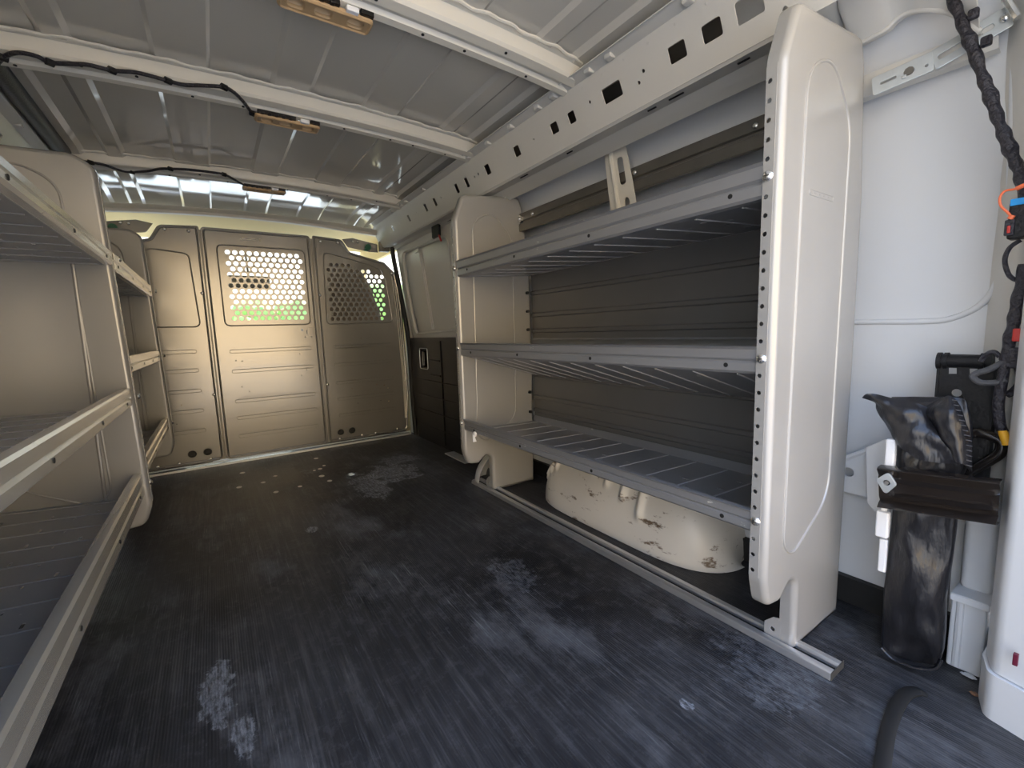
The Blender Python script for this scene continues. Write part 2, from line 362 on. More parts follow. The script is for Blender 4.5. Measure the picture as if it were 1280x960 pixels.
# ------------------------------------------------------------------ roof bows
def bow(yc, x0, x1, label, s=1.0):
    prof = [(-.064,1.4222),(-.046,1.420),(-.042,1.392),(-.036,1.385),(-.012,1.381),(-.006,1.389),(.006,1.388),(.012,1.379),(.030,1.377),(.038,1.382),(.043,1.414),(.058,1.420)]
    r = empty('roof_bow', (.27, yc, 1.40), label, 'roof bow', 'pressed metal bows across the roof')
    N = 28; sec = strip([(a*s, z) for a, z in prof], .0018); K = len(sec); v = []; fc = []
    for j in range(N+1):
        x = x0+(x1-x0)*j/N; dz = crown(x)-1.428
        for a, z in sec: v.append((x, yc+a, z+dz-.002))
    for j in range(N):
        for i in range(K): i2 = (i+1) % K; fc.append((j*K+i, j*K+i2, (j+1)*K+i2, (j+1)*K+i))
    m = MB().add(v, fc)
    m.build('beam', 'bow', r, smooth=30)
    w = MB(); pts = []
    for j in range(90):
        x = x0+.03+(x1-x0-.06)*j/89; pts.append((x, yc-.066*s+.0035*math.sin(x*37)+.003*math.sin(x*91), crown(x)-.010))
    w.tube(pts, .0042, 6); w.build('sealant', 'bow', r)
    h = MB(); random.seed(int(yc*100))
    for j in range(11):
        x = x0+.06+(x1-x0-.12)*(j+random.random()*.5)/11; a = random.choice((.020, .020, -.024)); h.tube([(x, yc+a*s, crown(x)-(.0535 if a > 0 else .0490)), (x, yc+a*s, crown(x)-.046)], .0038, 10)
    h.each('hole', 'void', r); r_ = r
    return r
bow(1.02, -.40, .94, 'nearest roof bow, cut off by the top of the photo')
bow(1.605, -.40, .94, 'middle roof bow with black wire clipped along its left half')
bow(2.39, -.38, .92, 'farthest roof bow in front of the bright end of the roof', .85)

# header above the bulkhead
hd = empty('roof_header', (.27, 2.95, 1.35), 'painted roof header just above the bulkhead', 'header')
b = MB(); sec = strip([(2.865, 1.364), (2.885, 1.352), (2.905, 1.352), (2.912, 1.34), (2.935, 1.338)], .002); K = len(sec); v = []; fc = []
for j in range(25):
    x = -.42+1.38*j/24; dz = -.035*((x-.27)/.72)**2
    for a, z in sec: v.append((x, a, z+dz+.022))
for j in range(24):
    for i in range(K): i2 = (i+1) % K; fc.append((j*K+i, j*K+i2, (j+1)*K+i2, (j+1)*K+i))
b.add(v, fc).build('flange', 'bow', hd)

# ------------------------------------------------------------------ roof side rails
def rail(side):
    r = empty('roof_rail', (1.0 if side == 'r' else MX(1.0), 1.4, 1.3), 'painted box-section rail above the right shelving with a row of rectangular holes' if side == 'r' else 'painted roof rail in the top left corner above the left shelving', 'roof rail', 'roof side rails')
    T = Vector((.918, 0, 1.378)); B = Vector((.975, 0, 1.262)); d = (B-T).normalized(); L = (B-T).length
    n_ = Vector((d.z, 0, -d.x)) ; y0, y1 = .10, 2.93
    if n_.x < 0: n_ = -n_
    mt = Matrix(((0, d.x, n_.x, T.x), (1, 0, 0, 0), (0, d.z, n_.z, T.z), (0, 0, 0, 1)))   # local x=y along van, local y=down the face
    if side == 'l': mt = Matrix(((-1,0,0,.47),(0,1,0,0),(0,0,1,0),(0,0,0,1))) @ mt
    holes = []
    for (y, w, h) in ((.520,.055,.042),(.60,.045,.036),(.685,.045,.036),(.885,.065,.038),(1.045,.03,.032),(1.125,.034,.032),(1.33,.034,.034),(1.53,.034,.038),(1.70,.026,.040),(1.79,.026,.040),(2.02,.028,.038),(2.13,.028,.038),(2.36,.028,.036),(2.62,.026,.030)):
        holes.append(rrect(y-w/2, .064-h/2, y+w/2, .064+h/2, .006))
    for (y, o, rr) in ((.78,.06,.005),(.80,.078,.005),(.965,.055,.005),(1.23,.06,.004),(1.60,.06,.006),(1.63,.062,.005),(1.95,.062,.005),(2.25,.06,.004),(2.50,.06,.004),(.44,.05,.012),(.46,.10,.006)):
        holes.append(circ(y, o, rr))
    b = MB().plate(rpoly([(y0,0,0),(y1,0,0),(y1,L,0),(y0,L,0)]), holes, .003, mt, .0008)
    b.build('inner_face', 'body', r)
    sx = (lambda x: x) if side == 'r' else (lambda x: .47-x)
    if side == 'l': pass
    # upper flange, bottom face, lower flange
    def sweep(pts, name, m='body', ya=y0, yb=y1):
        sec = strip([(sx(x), z) for x, z in pts], .0022); MB().extrude(sec, ya, yb, mtY).build(name, m, r)
    sweep([(.880,1.384),(.892,1.387),(.918,1.378)], 'upper_flange')
    sweep([(.975,1.262),(.982,1.256),(1.030,1.264),(1.036,1.265),(1.062,1.252),(1.070,1.253),(1.092,1.243),(1.096,1.247)], 'lower_flange', 'body', .43, y1)
    sweep([(1.11,1.262),(1.06,1.34),(1.02,1.39)], 'outer_face_shade', 'strut', .46, y1)  # sheet behind the face, coloured dark to put shade in the rail holes
    # spot-weld pips and clips along the flange, slits in the bottom face
    c = MB(); s_ = MB()
    random.seed(3)
    y = .45
    while y < 2.85:
        p = T.lerp(B, .10); c.dome((sx(p.x), y, p.z), (-1 if side == 'r' else 1, 0, -.4), .005, .002, 8)
        if random.random() < .5:
            q = Vector((sx(.905), y+.03, 1.386)); s_.bevbox((q.x-.010, q.y-.011, q.z-.010), (q.x+.010, q.y+.011, q.z+.003), .003)
        y += .075
    c.each('weld_pip', 'body', r); s_.each('clip_tab', 'body', r)
    v_ = MB()
    for y in (.56, .72, .735, .80, 1.12, 1.36, 1.38):
        v_.box((sx(1.002)-.002, y-.013, 1.2560), (sx(1.002)+.002, y+.013, 1.2585))
    v_.each('slit', 'void', r)
    return r
rl = rail('r'); lr = rail('l')
m = MB(); m.tube([(-.385, 1.66, 1.398), (-.385, 2.31, 1.398)], .024, 12); o = m.build('dark_tube', 'black', lr)  # black tube along the channel between roof and left rail

# gusset of the rail over the rear corner (arched edge)
b = MB()
pl = [(1.10,.62,1.275),(1.12,.50,1.277),(1.14,.42,1.279)]+[U(u, v_, 0, x_)[:] for u, v_, x_ in ((1066,57,1.15),(1090,46,1.15),(1108,36,1.15),(1120,24,1.15),(1136,15,1.15),(1160,12,1.15),(1185,15,1.155),(1205,24,1.16),(1225,40,1.165))]
sm = smoothpath(pl, 5); up = [Vector((.98+.03*i/len(sm), sm[i].y, 1.415)) for i in range(len(sm))]
mid = [Vector((1.04, p.y, 1.33)).lerp(p, .35) for p in sm]
v = [];
for a, m_, c in zip(up, mid, sm): v += [a[:], m_[:], c[:], (c.x+.02, c.y, c.z+.002)]
fc = [(i*4+k_, i*4+k_+1, (i+1)*4+k_+1, (i+1)*4+k_) for i in range(len(sm)-1) for k_ in range(3)]
b.add(v, fc); b.tube([(p.x, p.y, p.z) for p in sm], .004, 8)
gs = b.build('corner_gusset', 'body', smooth=70, solid=.002); tag(gs, 'arched painted gusset joining roof rail and rear right pillar', 'gusset')

# wall stiffening strip near the strap (inner belt) and lower inner structure
b = MB(); b.extrude(strip([(1.215,1.165),(1.200,1.168),(1.190,1.19),(1.188,1.205),(1.205,1.212),(1.215,1.212)], .002), .21, 2.0, mtY)
bs = b.build('wall_stiffener', 'body'); tag(bs, 'long painted stiffener strip along the right wall below the roof rail', 'stiffener')
b = MB(); hl = [circ(.405, .335, .012), circ(.405+.5, .335, .012)]
b.plate(rpoly([(.19,.285,.0),(1.75,.285,0),(1.75,.365,0),(.42,.362,.01),(.36,.402,.02),(.30,.410,.02),(.19,.41,.0)]), hl, .003, YZ(1.238), .001)
b.extrude(strip([(1.238,.285),(1.25,.275),(1.268,.275)], .002), .19, 1.75, mtY); b.tube([(1.240,.60,.355),(1.240,.43,.355),(1.240,.37,.395),(1.240,.30,.408),(1.240,.2,.408)], .007, 8)
lb = b.build('belt_rail', 'skin'); tag(lb, 'white inner belt rail low on the wall behind the near end panel', 'body rail')
bb = MB().box((1.246, .135, 0.0005), (1.2625, 1.75, .066)).build('baseboard_right', 'rubber'); tag(bb, 'black upturned mat edge along the right wall', 'baseboard', kind='structure')

# short post between rail and wall with slotted hole
p = empty('roof_post', (1.10, 1.03, 1.22), 'short light wall post with oblong slot under the roof rail', 'post')
mtp = Matrix(((0, .10, 1, 1.118), (1, -.10, 0, 1.035), (0, -1, .10, 1.262), (0,0,0,1)))
b = MB().plate(rpoly([(-.042,0,.004),(.045,0,.004),(.052,.12,.01),(.055,.27,.0),(-.055,.27,0),(-.05,.12,.01)]), [rpoly([(-.026,.03,.012),(0,.03,.012),(.0,.115,.012),(-.026,.115,.012)], 5), circ(-.018,.17,.011,14,.016)], .003, mtp, .0008)
b.tube([(mtp @ Vector((.018, t, -.004)))[:] for t in (0, .1, .2, .27)], .008, 8); b.build('channel', 'bow', p)

# ------------------------------------------------------------------ bulkhead partition
bk = empty('bulkhead_partition', (.27, 2.93, 0), 'grey steel bulkhead with perforated windows closing off the cab', 'partition')
def ribh(rows, x0, x1): return [rpoly([(x0,z-.011,.0108),(x1,z-.011,.0108),(x1,z+.011,.0108),(x0,z+.011,.0108)], 5) for z in rows]
def ribset(m, rows, x0, x1, yf):
    for z in rows:
        st = rpoly([(x0,z-.011,.0108),(x1,z-.011,.0108),(x1,z+.011,.0108),(x0,z+.011,.0108)], 5)
        m.plate(offset_poly(st, .0032), [], .006, XZ(yf-.001), .0015); m.box((x0-.012, yf+.007, z-.013), (x1+.012, yf+.009, z+.013))
def hexholes(x0, x1, z0, z1, inside=None, px=.0345, pz=.0300, r=.0132):
    out = []; z = z0; j = 0
    while z <= z1+1e-6:
        x = x0+(px/2 if j % 2 else 0)
        while x <= x1+1e-6:
            if inside is None or inside(x, z): out.append(circ(x, z, r, 10))
            x += px
        z += pz; j += 1
    return out
YB = 2.93
# door
m = MB(); hh = hexholes(.115, .482, .815, 1.175)+[circ(*h) for h in ((.455,.742,.007,10),(.47,.70,.005,10),(.505,.70,.005,10),(.50,.745,.005,10),(.10,.58,.0045,8),(.13,.575,.004,8),(.43,.60,.004,8),(.115,.43,.0045,8),(.15,.40,.004,8),(.43,.47,.004,8),(.46,.50,.0045,8))]
hh += [rrect(.478,.715,.484,.74,.001,1)]+ribh((.632,.520,.350,.255,.150), .075, .500)
m.plate(rpoly([(.004,.028,.025),(.548,.028,.025),(.540,1.298,.02),(.004,1.298,.02)]), hh, .004, XZ(YB-.004), .001)
m.tube([(a, YB-.006, c) for a, c in offset_poly(rpoly([(.004,.028,.03),(.548,.028,.03),(.540,1.298,.03),(.004,1.298,.03)]), .012)], .005, 8, closed=True)
m.tube([(a, YB-.006, c) for a, c in rrect(.068, .775, .505, 1.212, .03, 6)], .0035, 8, closed=True)
ribset(m, (.632,.520,.350,.255,.150), .075, .500, YB-.006)
m.plate(rrect(.488, .705, .522, .755, .004), [], .006, XZ(YB-.007), .001)
m.build('center_door', 'bulk', bk)
# wings
def wing(s):
    sx = (lambda x: x) if s > 0 else (lambda x: .552-x)
    out = [(.556,.03,.03),(1.075,.03,.04),(1.098,.30,.05),(1.085,.90,.05),(1.055,1.10,.05),(.985,1.168,.03),(.865,1.195,.03),(.765,1.222,.03),(.725,1.292,.035),(.556,1.302,.01)]
    m = MB(); hh = []
    if s > 0:
        def ins(x, z): return x < .97-.0*(z) and z < 1.172-(x-.60)*.22 and x < 1.02-.20*(z-.8)
        hh = hexholes(.635, .985, .805, 1.165, ins)
    for q in ((.63,.086,.020),(.70,.086,.020)): hh.append(circ(*q))
    hh += [circ(*q) for q in ((.80,.68,.004,8),(.72,.36,.004,8),(.88,.37,.006,8),(.93,.36,.006,8),(.90,.34,.004,8),(.90,.26,.004,8),(.955,.34,.004,8),(.955,.25,.004,8),(.75,.26,.004,8))]
    hh += ribh((.632,.520,.405,.300,.195) if s > 0 else (.642,.540,.430,.320,.210), .625, 1.00)
    P = [(sx(a), c) for a, c in rpoly(out)]; H = [[(sx(a), c) for a, c in h] for h in hh]
    m.plate(P, H, .004, XZ(YB), .001)
    m.tube([(a, YB-.003, c) for a, c in offset_poly(P, .010)], .005, 8, closed=True)
    if s > 0:
        win = rpoly([(.598,.772,.03),(1.018,.778,.03),(.985,1.06,.05),(.955,1.125,.04),(.80,1.17,.05),(.612,1.212,.03)])
        m.tube([(a, YB-.002, c) for a, c in win], .0035, 8, closed=True); ribset(m, (.632,.520,.405,.300,.195), .625, 1.00, YB-.002)
    else:
        win = [(sx(a), c) for a, c in rpoly([(.596,.772,.03),(1.0,.778,.03),(.985,1.06,.05),(.955,1.125,.04),(.76,1.17,.05),(.612,1.155,.03)])]
        m.tube([(a, YB-.002, c) for a, c in win], .0035, 8, closed=True); ribset(m, (.642,.540,.430,.320,.210), sx(1.00), sx(.625), YB-.002)
    ob = m.build('side_wing', 'bulk', bk)
    gm = MB()
    for q in ((.63,.086),(.70,.086)): gm.tube([(sx(q[0])+.016*math.cos(t*math.pi/8), YB-.004, q[1]+.016*math.sin(t*math.pi/8)) for t in range(16)], .004, 6, closed=True); gm.cyl((sx(q[0]), YB-.001, q[1]), (sx(q[0]), YB+.01, q[1]), .018)
    gm.each('grommet', 'rubber', ob)
    bt = MB()
    for q in ((.60,1.272),(.70,1.272),(1.03,1.10),(1.06,.86),(1.072,.62),(1.078,.38),(1.07,.14),(1.0,.052),(.85,.045),(.76,.045),(.62,.045),(.572,.95),(.572,.4)):
        bt.dome((sx(q[0]), YB-.004, q[1]), (0,-1,0), .0085, .005, 10)
    bt.each('screw', 'chrome', ob)
    if s > 0:      # folded edge with wire seams by the right pillar
        ed = MB()
        for dx in (.0, .016, .034): ed.tube([(1.028+dx, YB-.006, 1.08-dx*1.5), (1.048+dx*.8, YB-.006, .8), (1.062+dx*.5, YB-.006, .4), (1.060+dx*.3, YB-.006, .12)], .0035, 6)
        ed.each('edge_seam', 'bow', ob)
wing(1); wing(-1)
b = MB().bevbox((.18,2.9145,1.245),(.262,2.9255,1.250),.001).bevbox((.19,2.9145,1.254),(.255,2.9255,1.257),.001); b.bevbox((.273,2.9145,1.247),(.281,2.9255,1.256),.001)
b.build('maker_plate', 'bow', bk)
b = MB()
for z0 in (.018,): b.box((-.545, 2.905, z0-.016), (1.09, 2.925, z0-.004))
b.tube([(-.545, 2.922, .022), (1.09, 2.922, .022)], .005, 8); b.build('bottom_flange', 'galv', bk)
b = MB()
for x in (-.002, .552): b.box((x-.011, 2.934, .03), (x+.011, 2.938, 1.285))
b.each('hinge_strip', 'strut', bk)
# brackets with green plugs in the top corners
for s, txt in ((1, 'green plug on a bracket in the top right corner of the bulkhead'), (-1, 'green plug on a bracket in the top left corner of the bulkhead')):
    sx = (lambda x: x) if s > 0 else MX
    r = empty('corner_bracket', (sx(.88), 2.94, 1.262), txt, 'bracket', 'bulkhead corner brackets')
    P = rpoly([(sx(.735),1.300,.0),(sx(.765),1.255,.02),(sx(.90),1.235,.03),(sx(.955),1.235,.0),(sx(.955),1.285,.0),(sx(.80),1.312,0)])
    MB().plate(P, [circ(sx(.89), 1.262, .014)], .003, XZ(2.955), .0008).build('bracket_plate', 'bulk', r)
    g_ = MB(); g_.cyl((sx(.89), 2.952, 1.262), (sx(.89), 2.935, 1.262), .019, 14); g_.cyl((sx(.875), 2.945, 1.245), (sx(.875), 2.93, 1.245), .010, 10); g_.build('plug', 'green', r)
    q = MB()
    for dx in (-.03, .0): q.dome((sx(.83)+dx, 2.953, 1.29), (0,-1,0), .008, .006, 10)
    q.each('bolt', 'chrome', r)
    # metal clutter behind the corner
    z = MB(); z.bevbox((min(sx(.955),sx(1.02)), 2.90, 1.235), (max(sx(.955),sx(1.02)), 2.94, 1.30), .006); z.cyl((sx(.99),2.89,1.25),(sx(.99),2.90,1.25),.012,12); z.build('corner_block', 'strut', r)

# ------------------------------------------------------------------ sliding door
dr = empty('door_1', (1.12, 2.45, 0), 'inner side of the closed sliding door with black lower trim', 'door', kind='structure')
def DX(z): return 1.135 if z < .66 else 1.135-.075*((z-.66)/.64)
zt = 1.292
lean = Matrix(((0,-.117,1,1.1365+.0772),(1,0,0,0),(0,1,0,0),(0,0,0,1)))
ring = rpoly([(2.00,.655,.0),(2.865,.655,.0),(2.90,1.0,.02),(2.895,zt,.05),(2.0,zt-.02,.03)])
hole = rpoly([(2.20,.715,.03),(2.80,.70,.04),(2.825,1.0,.02),(2.80,1.215,.05),(2.16,1.20,.05),(2.17,1.0,.02)])
b = MB().plate(ring, [hole], .012, lean, .003); b.tube([(lean @ Vector((a, c, -.004)))[:] for a, c in offset_poly(hole, -.006)], .007, 8, closed=True); b.build('door_frame', 'body', dr)
b = MB().plate(offset_poly(hole, -.02), [], .003, lean @ Matrix.Translation((0,0,.020))); b.tube([(lean @ Vector((2.56, c, .017)))[:] for c in (.72,.95,1.19)], .006, 8); b.tube([(lean @ Vector((2.585, c, .017)))[:] for c in (.72,.95,1.19)], .005, 8)
b.bevbox((0,0,0),(.05,.03,.01),.003, lean @ Matrix.Translation((2.575,1.185,.002))); b.build('door_skin', 'body', dr)
b = MB(); lo = rpoly([(2.00,-.06,.0),(2.80,-.06,.02),(2.87,.16,.02),(2.885,.45,.02),(2.872,.665,.012),(2.0,.668,.012)])
b.plate(lo, [rrect(2.60,.475,2.72,.60,.015)], .024, YZ(1.125), .004)
for z in (.40,.30,.20,.10): b.tube([(1.112, 2.02, z), (1.112, 2.80, z-.0)], .004, 6)
for z in (.53,.44): b.tube([(1.112,2.42,z),(1.112,2.56,z)], .006, 6)
b.tube([(1.112, 2.40, .02), (1.112, 2.40, .65)], .005, 6); b.box((1.10,2.0,.655),(1.137,2.86,.67))
tr = b.build('lower_trim', 'black', dr)
b = MB().bevbox((1.128,2.60,.475),(1.140,2.72,.60),.002); b.build('handle_recess', 'void', tr)
MB().tube([(1.110,y,z) for y,z in rrect(2.598,.472,2.722,.603,.015)], .0022, 8, closed=True).build('handle_trim', 'galv', tr); MB().bevbox((1.104,2.645,.49),(1.128,2.672,.585),.006).build('door_handle', 'blackgloss', tr)
b = MB(); P = smoothpath([(1.120, 2.90, -.03), (1.118,2.915,.3),(1.112,2.912,.66),(1.075,2.925,1.02),(1.045,2.92,1.22),(1.035,2.86,1.285),(1.045,2.60,1.285),(1.055,2.2,1.275),(1.06,1.9,1.265)], 6)
b.tube(P, .016, 8); b.build('rubber_seal', 'rubber', dr)

q = U(622, 247, 0, 1.072)
# C pillar between door and shelving
cp = empty('side_pillar', (1.18, 1.9, 0), 'painted body pillar beside the far shelving end panel', 'pillar')
b = MB(); b.extrude([(1.10,1.74),(1.125,1.99),(1.15,2.02),(1.262,2.02),(1.262,1.74)], -.08, .66, None)
v_ = len(b.v); b.build('lower_post', 'body', cp)
b = MB(); sec = [(1.10,1.74),(1.125,1.99),(1.15,2.02),(1.24,2.02),(1.24,1.74)]
def leanf(x, y, z): return (x-.075*max(0, z-.66)/.64, y, z)
b.extrude(sec, .66, 1.25, None, n=4, fn=leanf); b.build('upper_post', 'body', cp)
MB().plate(rpoly([(1.625,1.05,.0),(1.99,1.05,0),(1.96,1.262,.02),(1.60,1.262,0)]), [rrect(q.y-.028, q.z-.022, q.y+.028, q.z+.022, .005)], .003, YZ(1.070), .001).build('gusset_plate', 'body', cp)
b = MB(); p0 = U(546, 285, 0, 1.05); b.bevbox((1.035, p0.y-.05, p0.z-.05), (1.05, p0.y+.04, p0.z+.05), .006); b.tube([(1.035, p0.y+.06, p0.z+.075), (1.03, p0.y+.02, p0.z+.06), (1.035,p0.y,p0.z+.03)], .008, 8); lt = b.build('door_latch', 'black', cp)
MB().tube([(1.04, p0.y-.04, p0.z-.04), (1.038, p0.y-.07, p0.z-.08)], .005, 6).build('red_tab', 'red', lt)
b = MB(); b.bevbox((1.055, 2.05, -.012), (1.25, 2.30, .006), .004); st = b.build('step_plate', 'galv'); tag(st, 'pale scuffed metal step plate at the foot of the side door', 'step plate')
b = MB(); b.tube(smoothpath([(1.02, 2.15, .022), (1.00,1.98,.02),(1.0,1.80,.03),(1.04,1.75,.09),(1.09,1.75,.16)], 5), .0, 6)
# curved foot of the pillar seen through the notch of the far panel
vv = []; N = 14
for i in range(N+1):
    t = i/N*math.pi/2; yy = 1.70+.12*math.sin(t); rr_ = .17*math.cos(t)
    for j in range(9):
        a = j/8*math.pi/2; vv.append((1.10-.16*math.cos(a)*math.cos(t*.8), yy, .002+.15*math.sin(a)*math.cos(t*.8)))
MB().add(vv, [(i*9+j, i*9+j+1, (i+1)*9+j+1, (i+1)*9+j) for i in range(N) for j in range(8)]).build('pillar_foot', 'skin', cp, solid=.002)

# ------------------------------------------------------------------ shelving
P_FRONT = .827
PANEL = [(.826,.205,.05),(.842,.148,.03),(.892,.142,.018),(.930,.172,.022),(.958,.160,.022),(.960,.004,.008),(1.182,.004,.008),(1.190,.60,.05),(1.187,.95,.05),(1.158,1.215,.02),(1.140,1.260,.03),(1.112,1.260,.03),(.868,1.236,.035),(.828,1.14,.05)]
def end_panel(yf, parent, sx, front_holes=True, depth=.030, arch=True, name='end_panel', mt_='panel'):
    P = [(sx(a), c) for a, c in rpoly(PANEL, 7)]
    rings = []; R_ = .012
    for k_ in range(6):
        a = k_/5*math.pi/2; rings.append((offset_poly(P, R_*(1-math.sin(a))), yf+R_*(1-math.cos(a))))
    rings.append((P, yf+depth)); rings.append((offset_poly(P, .0025), yf+depth)); rings.append((offset_poly(P, .0025), yf+R_))
    rings.append((offset_poly(P, R_), yf+.0025))
    K = len(P); v = []; fc = []
    for q, y in rings: v += [(a, y, c) for a, c in q]
    zlo, zhi = .215, 1.10; xf = sx(P_FRONT)
    def isfront(i):
        a = P[i]; c = P[(i+1) % K]; return abs(a[0]-xf) < .014 and abs(c[0]-xf) < .014 and abs(a[1]-c[1]) > .5
    for j in range(len(rings)-1):
        for i in range(K):
            i2 = (i+1) % K
            if front_holes and isfront(i) and j in (5, 6, 7): continue
            fc.append((j*K+i, j*K+i2, (j+1)*K+i2, (j+1)*K+i))
    m = MB().add(v, fc)
    m.plate(offset_poly(P, R_), [], .0024, XZ(yf+.0013))
    # pressed outline on the face
    x0 = sx(.916); ip = [(sx(a), c) for a, c in rpoly([(.892,.262,.05),(.932,.228,.04),(1.090,.315,.10),(1.100,1.09,.12),(1.005,1.185,.07),(.908,1.14,.08)], 8)]
    m.tube([(a, yf, c) for a, c in ip], .0030, 8, closed=True, flat=1)
    if front_holes:
        for i in range(K):
            if isfront(i):
                A = Vector((P[i][0], P[i][1])); B_ = Vector((P[(i+1) % K][0], P[(i+1) % K][1]))
                if A.y > B_.y: A, B_ = B_, A
                L_ = (B_-A).length; d = (B_-A).normalized(); dirx = 1
                mm = Matrix(((0, d.x, 1, A.x), (1, 0, 0, 0), (0, d.y, 0, A.y), (0,0,0,1)))
                hs = []; t = .012
                while t < L_-.008: hs.append(circ(yf+.0235, t, .0042, 10)); t += .0315
                m.plate([(yf+R_,0),(yf+depth,0),(yf+depth,L_),(yf+R_,L_)], hs, .0025, mm)
    ob = m.build(name, mt_, parent, smooth=40)
    return ob
def shelf(parent, sx, y0, y1, ztop, zbot, zback, name='shelf', mats=('shelf','beam'), xb=1.185, seg=.0985, tall=None, lipmat=1):
    m = MB(); xf = .828 if sx(1) > 0 else .818; h = ztop-zbot
    lip = [(.842,ztop-.010),(.840,ztop-.002),(.832,ztop),(.822,ztop-.001),(xf,ztop-.006),(xf,ztop-h*.44),(xf+.005,ztop-h*.52),(xf,ztop-h*.60),(xf,zbot+.006),(xf+.005,zbot+.001),(xf+.02,zbot)]
    pts = [(sx(a), c) for a, c in lip]; s_ = .0018 if sx(1) > sx(0) else -.0018
    m.extrude(strip(pts, s_), y0, y1, mtY, mi=lipmat)
    zf = zbot+.001; A = Vector((sx(xf+.018), 0, zf)); B_ = Vector((sx(xb), 0, zback)); d = (B_-A).normalized(); L_ = (B_-A).length
    n_ = Vector((-d.z, 0, d.x)); n_ = n_ if n_.z > 0 else -n_
    mm = Matrix(((0, d.x, n_.x, A.x), (1, 0, 0, 0), (0, d.z, n_.z, A.z), (0,0,0,1)))
    holes = []; y = y0+.05; k_ = 0
    while y < y1-.04:
        for t in (.07, .16, .25): 
            if (k_+int(t*100)) % 2 == 0 or t == .16: holes.append(rrect(y+.012, t, y+.030, t+.006, .0028, 3))
        holes.append(rrect(y-.022, .11, y-.010, .114, .0018, 2)); y += seg; k_ += 1
    m.plate([(y0,0),(y1,0),(y1,L_),(y0,L_)], holes, .0018, mm, mi=0)
    y = y0+.05
    while y < y1-.02:                                   # pressed cross lines
        li = 2 if len(mats) > 2 else 0; m.box((y-.0016, .01, .0), (y+.0016, L_-.01, .0030), mm, li); m.box((y-.0016, .01, -.0030), (y+.0016, L_-.01, 0), mm, li); y += seg
    bl = [(sx(xb-.002),zback),(sx(xb),zback+.004),(sx(xb),zback+.028)]
    m.extrude(strip(bl, s_), y0, y1, mtY, mi=0)
    ob = m.build(name, list(mats), parent, smooth=30)
    hb = MB(); nx = sx(xf)-(.0006 if sx(1) > sx(0) else -.0006)
    L = y1-y0
    for t in (.05, .37, .66, .93): hb.cyl((nx-.0003, y0+L*t, zbot+h*.30), (nx+.0008, y0+L*t, zbot+h*.30), .0045, 12)
    hb.each('lip_hole', 'void', ob)
    return ob
def screw(parent, x, y, z, s=1):
    m = MB().dome((x, y, z), (-s, 0, 0), .0095, .006, 14, 0); m.box((x-s*.0065-.0005, y-.005, z-.001), (x-s*.0065+.0005, y+.005, z+.001), mi=1); m.box((x-s*.0065-.0005, y-.001, z-.005), (x-s*.0065+.0005, y+.001, z+.005), mi=1)
    return m.build('screw', ['chrome', 'strut'], parent)
ID = lambda x: x
ru = empty('shelving_unit', (1.0, 1.0, 0), 'large grey steel shelving unit with three shelves along the right wall', 'shelving')
NY, FY = .392, 1.60
for y_ in (NY, FY):
    ep = end_panel(y_, ru, ID)
    MB().plate([(y_+.028,.004),(y_+.048,.004),(y_+.060,.014),(y_+.060,.040),(y_+.042,.058),(y_+.028,.062)], [circ(y_+.043, .030, .0055, 12)], .003, YZ(.9605), .0008).build('foot_tab', 'panel', ep)
bmS = ('shelf', 'shelf', 'shelf_line')
for (zt_, zb_, zk) in ((.978,.916,.936), (.656,.603,.500), (.343,.296,.285)):
    shelf(ru, ID, NY+.0305, FY-.002, zt_, zb_, zk, mats=bmS)
    screw(ru, .8255, NY+.021, (zt_+zb_)/2+.004); screw(ru, .8255, FY+.018, (zt_+zb_)/2+.004)
# embossed plain patch on the near panel (unreadable maker's mark)
m = MB(); a = U(1013, 236, 1, NY-.001); c = U(1042, 252, 1, NY-.001)
m.tube([(p_[0], NY, p_[1]) for p_ in rrect(a.x, c.z, c.x, a.z, .003)], .0008, 6, closed=True)
for i in range(6): x_ = a.x+.004+i*(c.x-a.x-.008)/5; m.box((x_-.0012, NY-.0008, c.z+.004), (x_+.0012, NY+.0002, a.z-.004))
m.build('embossed_mark', 'panel', ru)
# back panels of the right unit
def backp(z0, z1, ribs, marks=False):
    pts = [(1.192, z0)]
    for r_ in ribs: pts += [(1.192, r_-.012), (1.187, r_-.008), (1.187, r_+.004), (1.192, r_+.008)]
    pts.append((1.192, z1)); m = MB(); m.extrude(strip(pts, -.0015), NY+.04, FY-.002, mtY); return m.build('back_panel', 'back', ru, smooth=20)
backp(.658, .936, (.695, .765, .86)); backp(.29, .61, (.34, .40, .50, .57))
m = MB(); m.box((1.182, NY+.04, .655), (1.192, FY-.01, .661)); m.build('back_rail', 'shelf', ru)
m = MB()
for z in (.33, .42, .54, .70, .78, .86): m.cyl((1.165, FY-.001, z), (1.165, FY-.012, z), .0065, 10)
m.each('black_plug', 'rubber', ru)
# top strut of the unit
m = MB(); m.extrude(strip([(1.152,1.118),(1.137,1.118),(1.135,1.124),(1.135,1.148),(1.140,1.151),(1.140,1.156),(1.135,1.160),(1.135,1.184),(1.137,1.190),(1.152,1.190)], -.002), NY+.036, FY-.002, mtY)
st = m.build('top_strut', 'strut', ru)
m = MB()
for y, z in ((1.50, 1.17), (1.06, 1.136), (.97,1.172), (.60, 1.17)): m.dome((1.134, y, z), (-1,0,0), .008, .005, 12)
m.each('strut_bolt', 'chrome', st)
m = MB().cyl((1.125, FY-.02, 1.165), (1.14, FY-.02, 1.165), .016, 6); m.dome((1.125, FY-.02, 1.165), (-1,0,0), .009, .008); m.build('nut', 'chrome', ru)

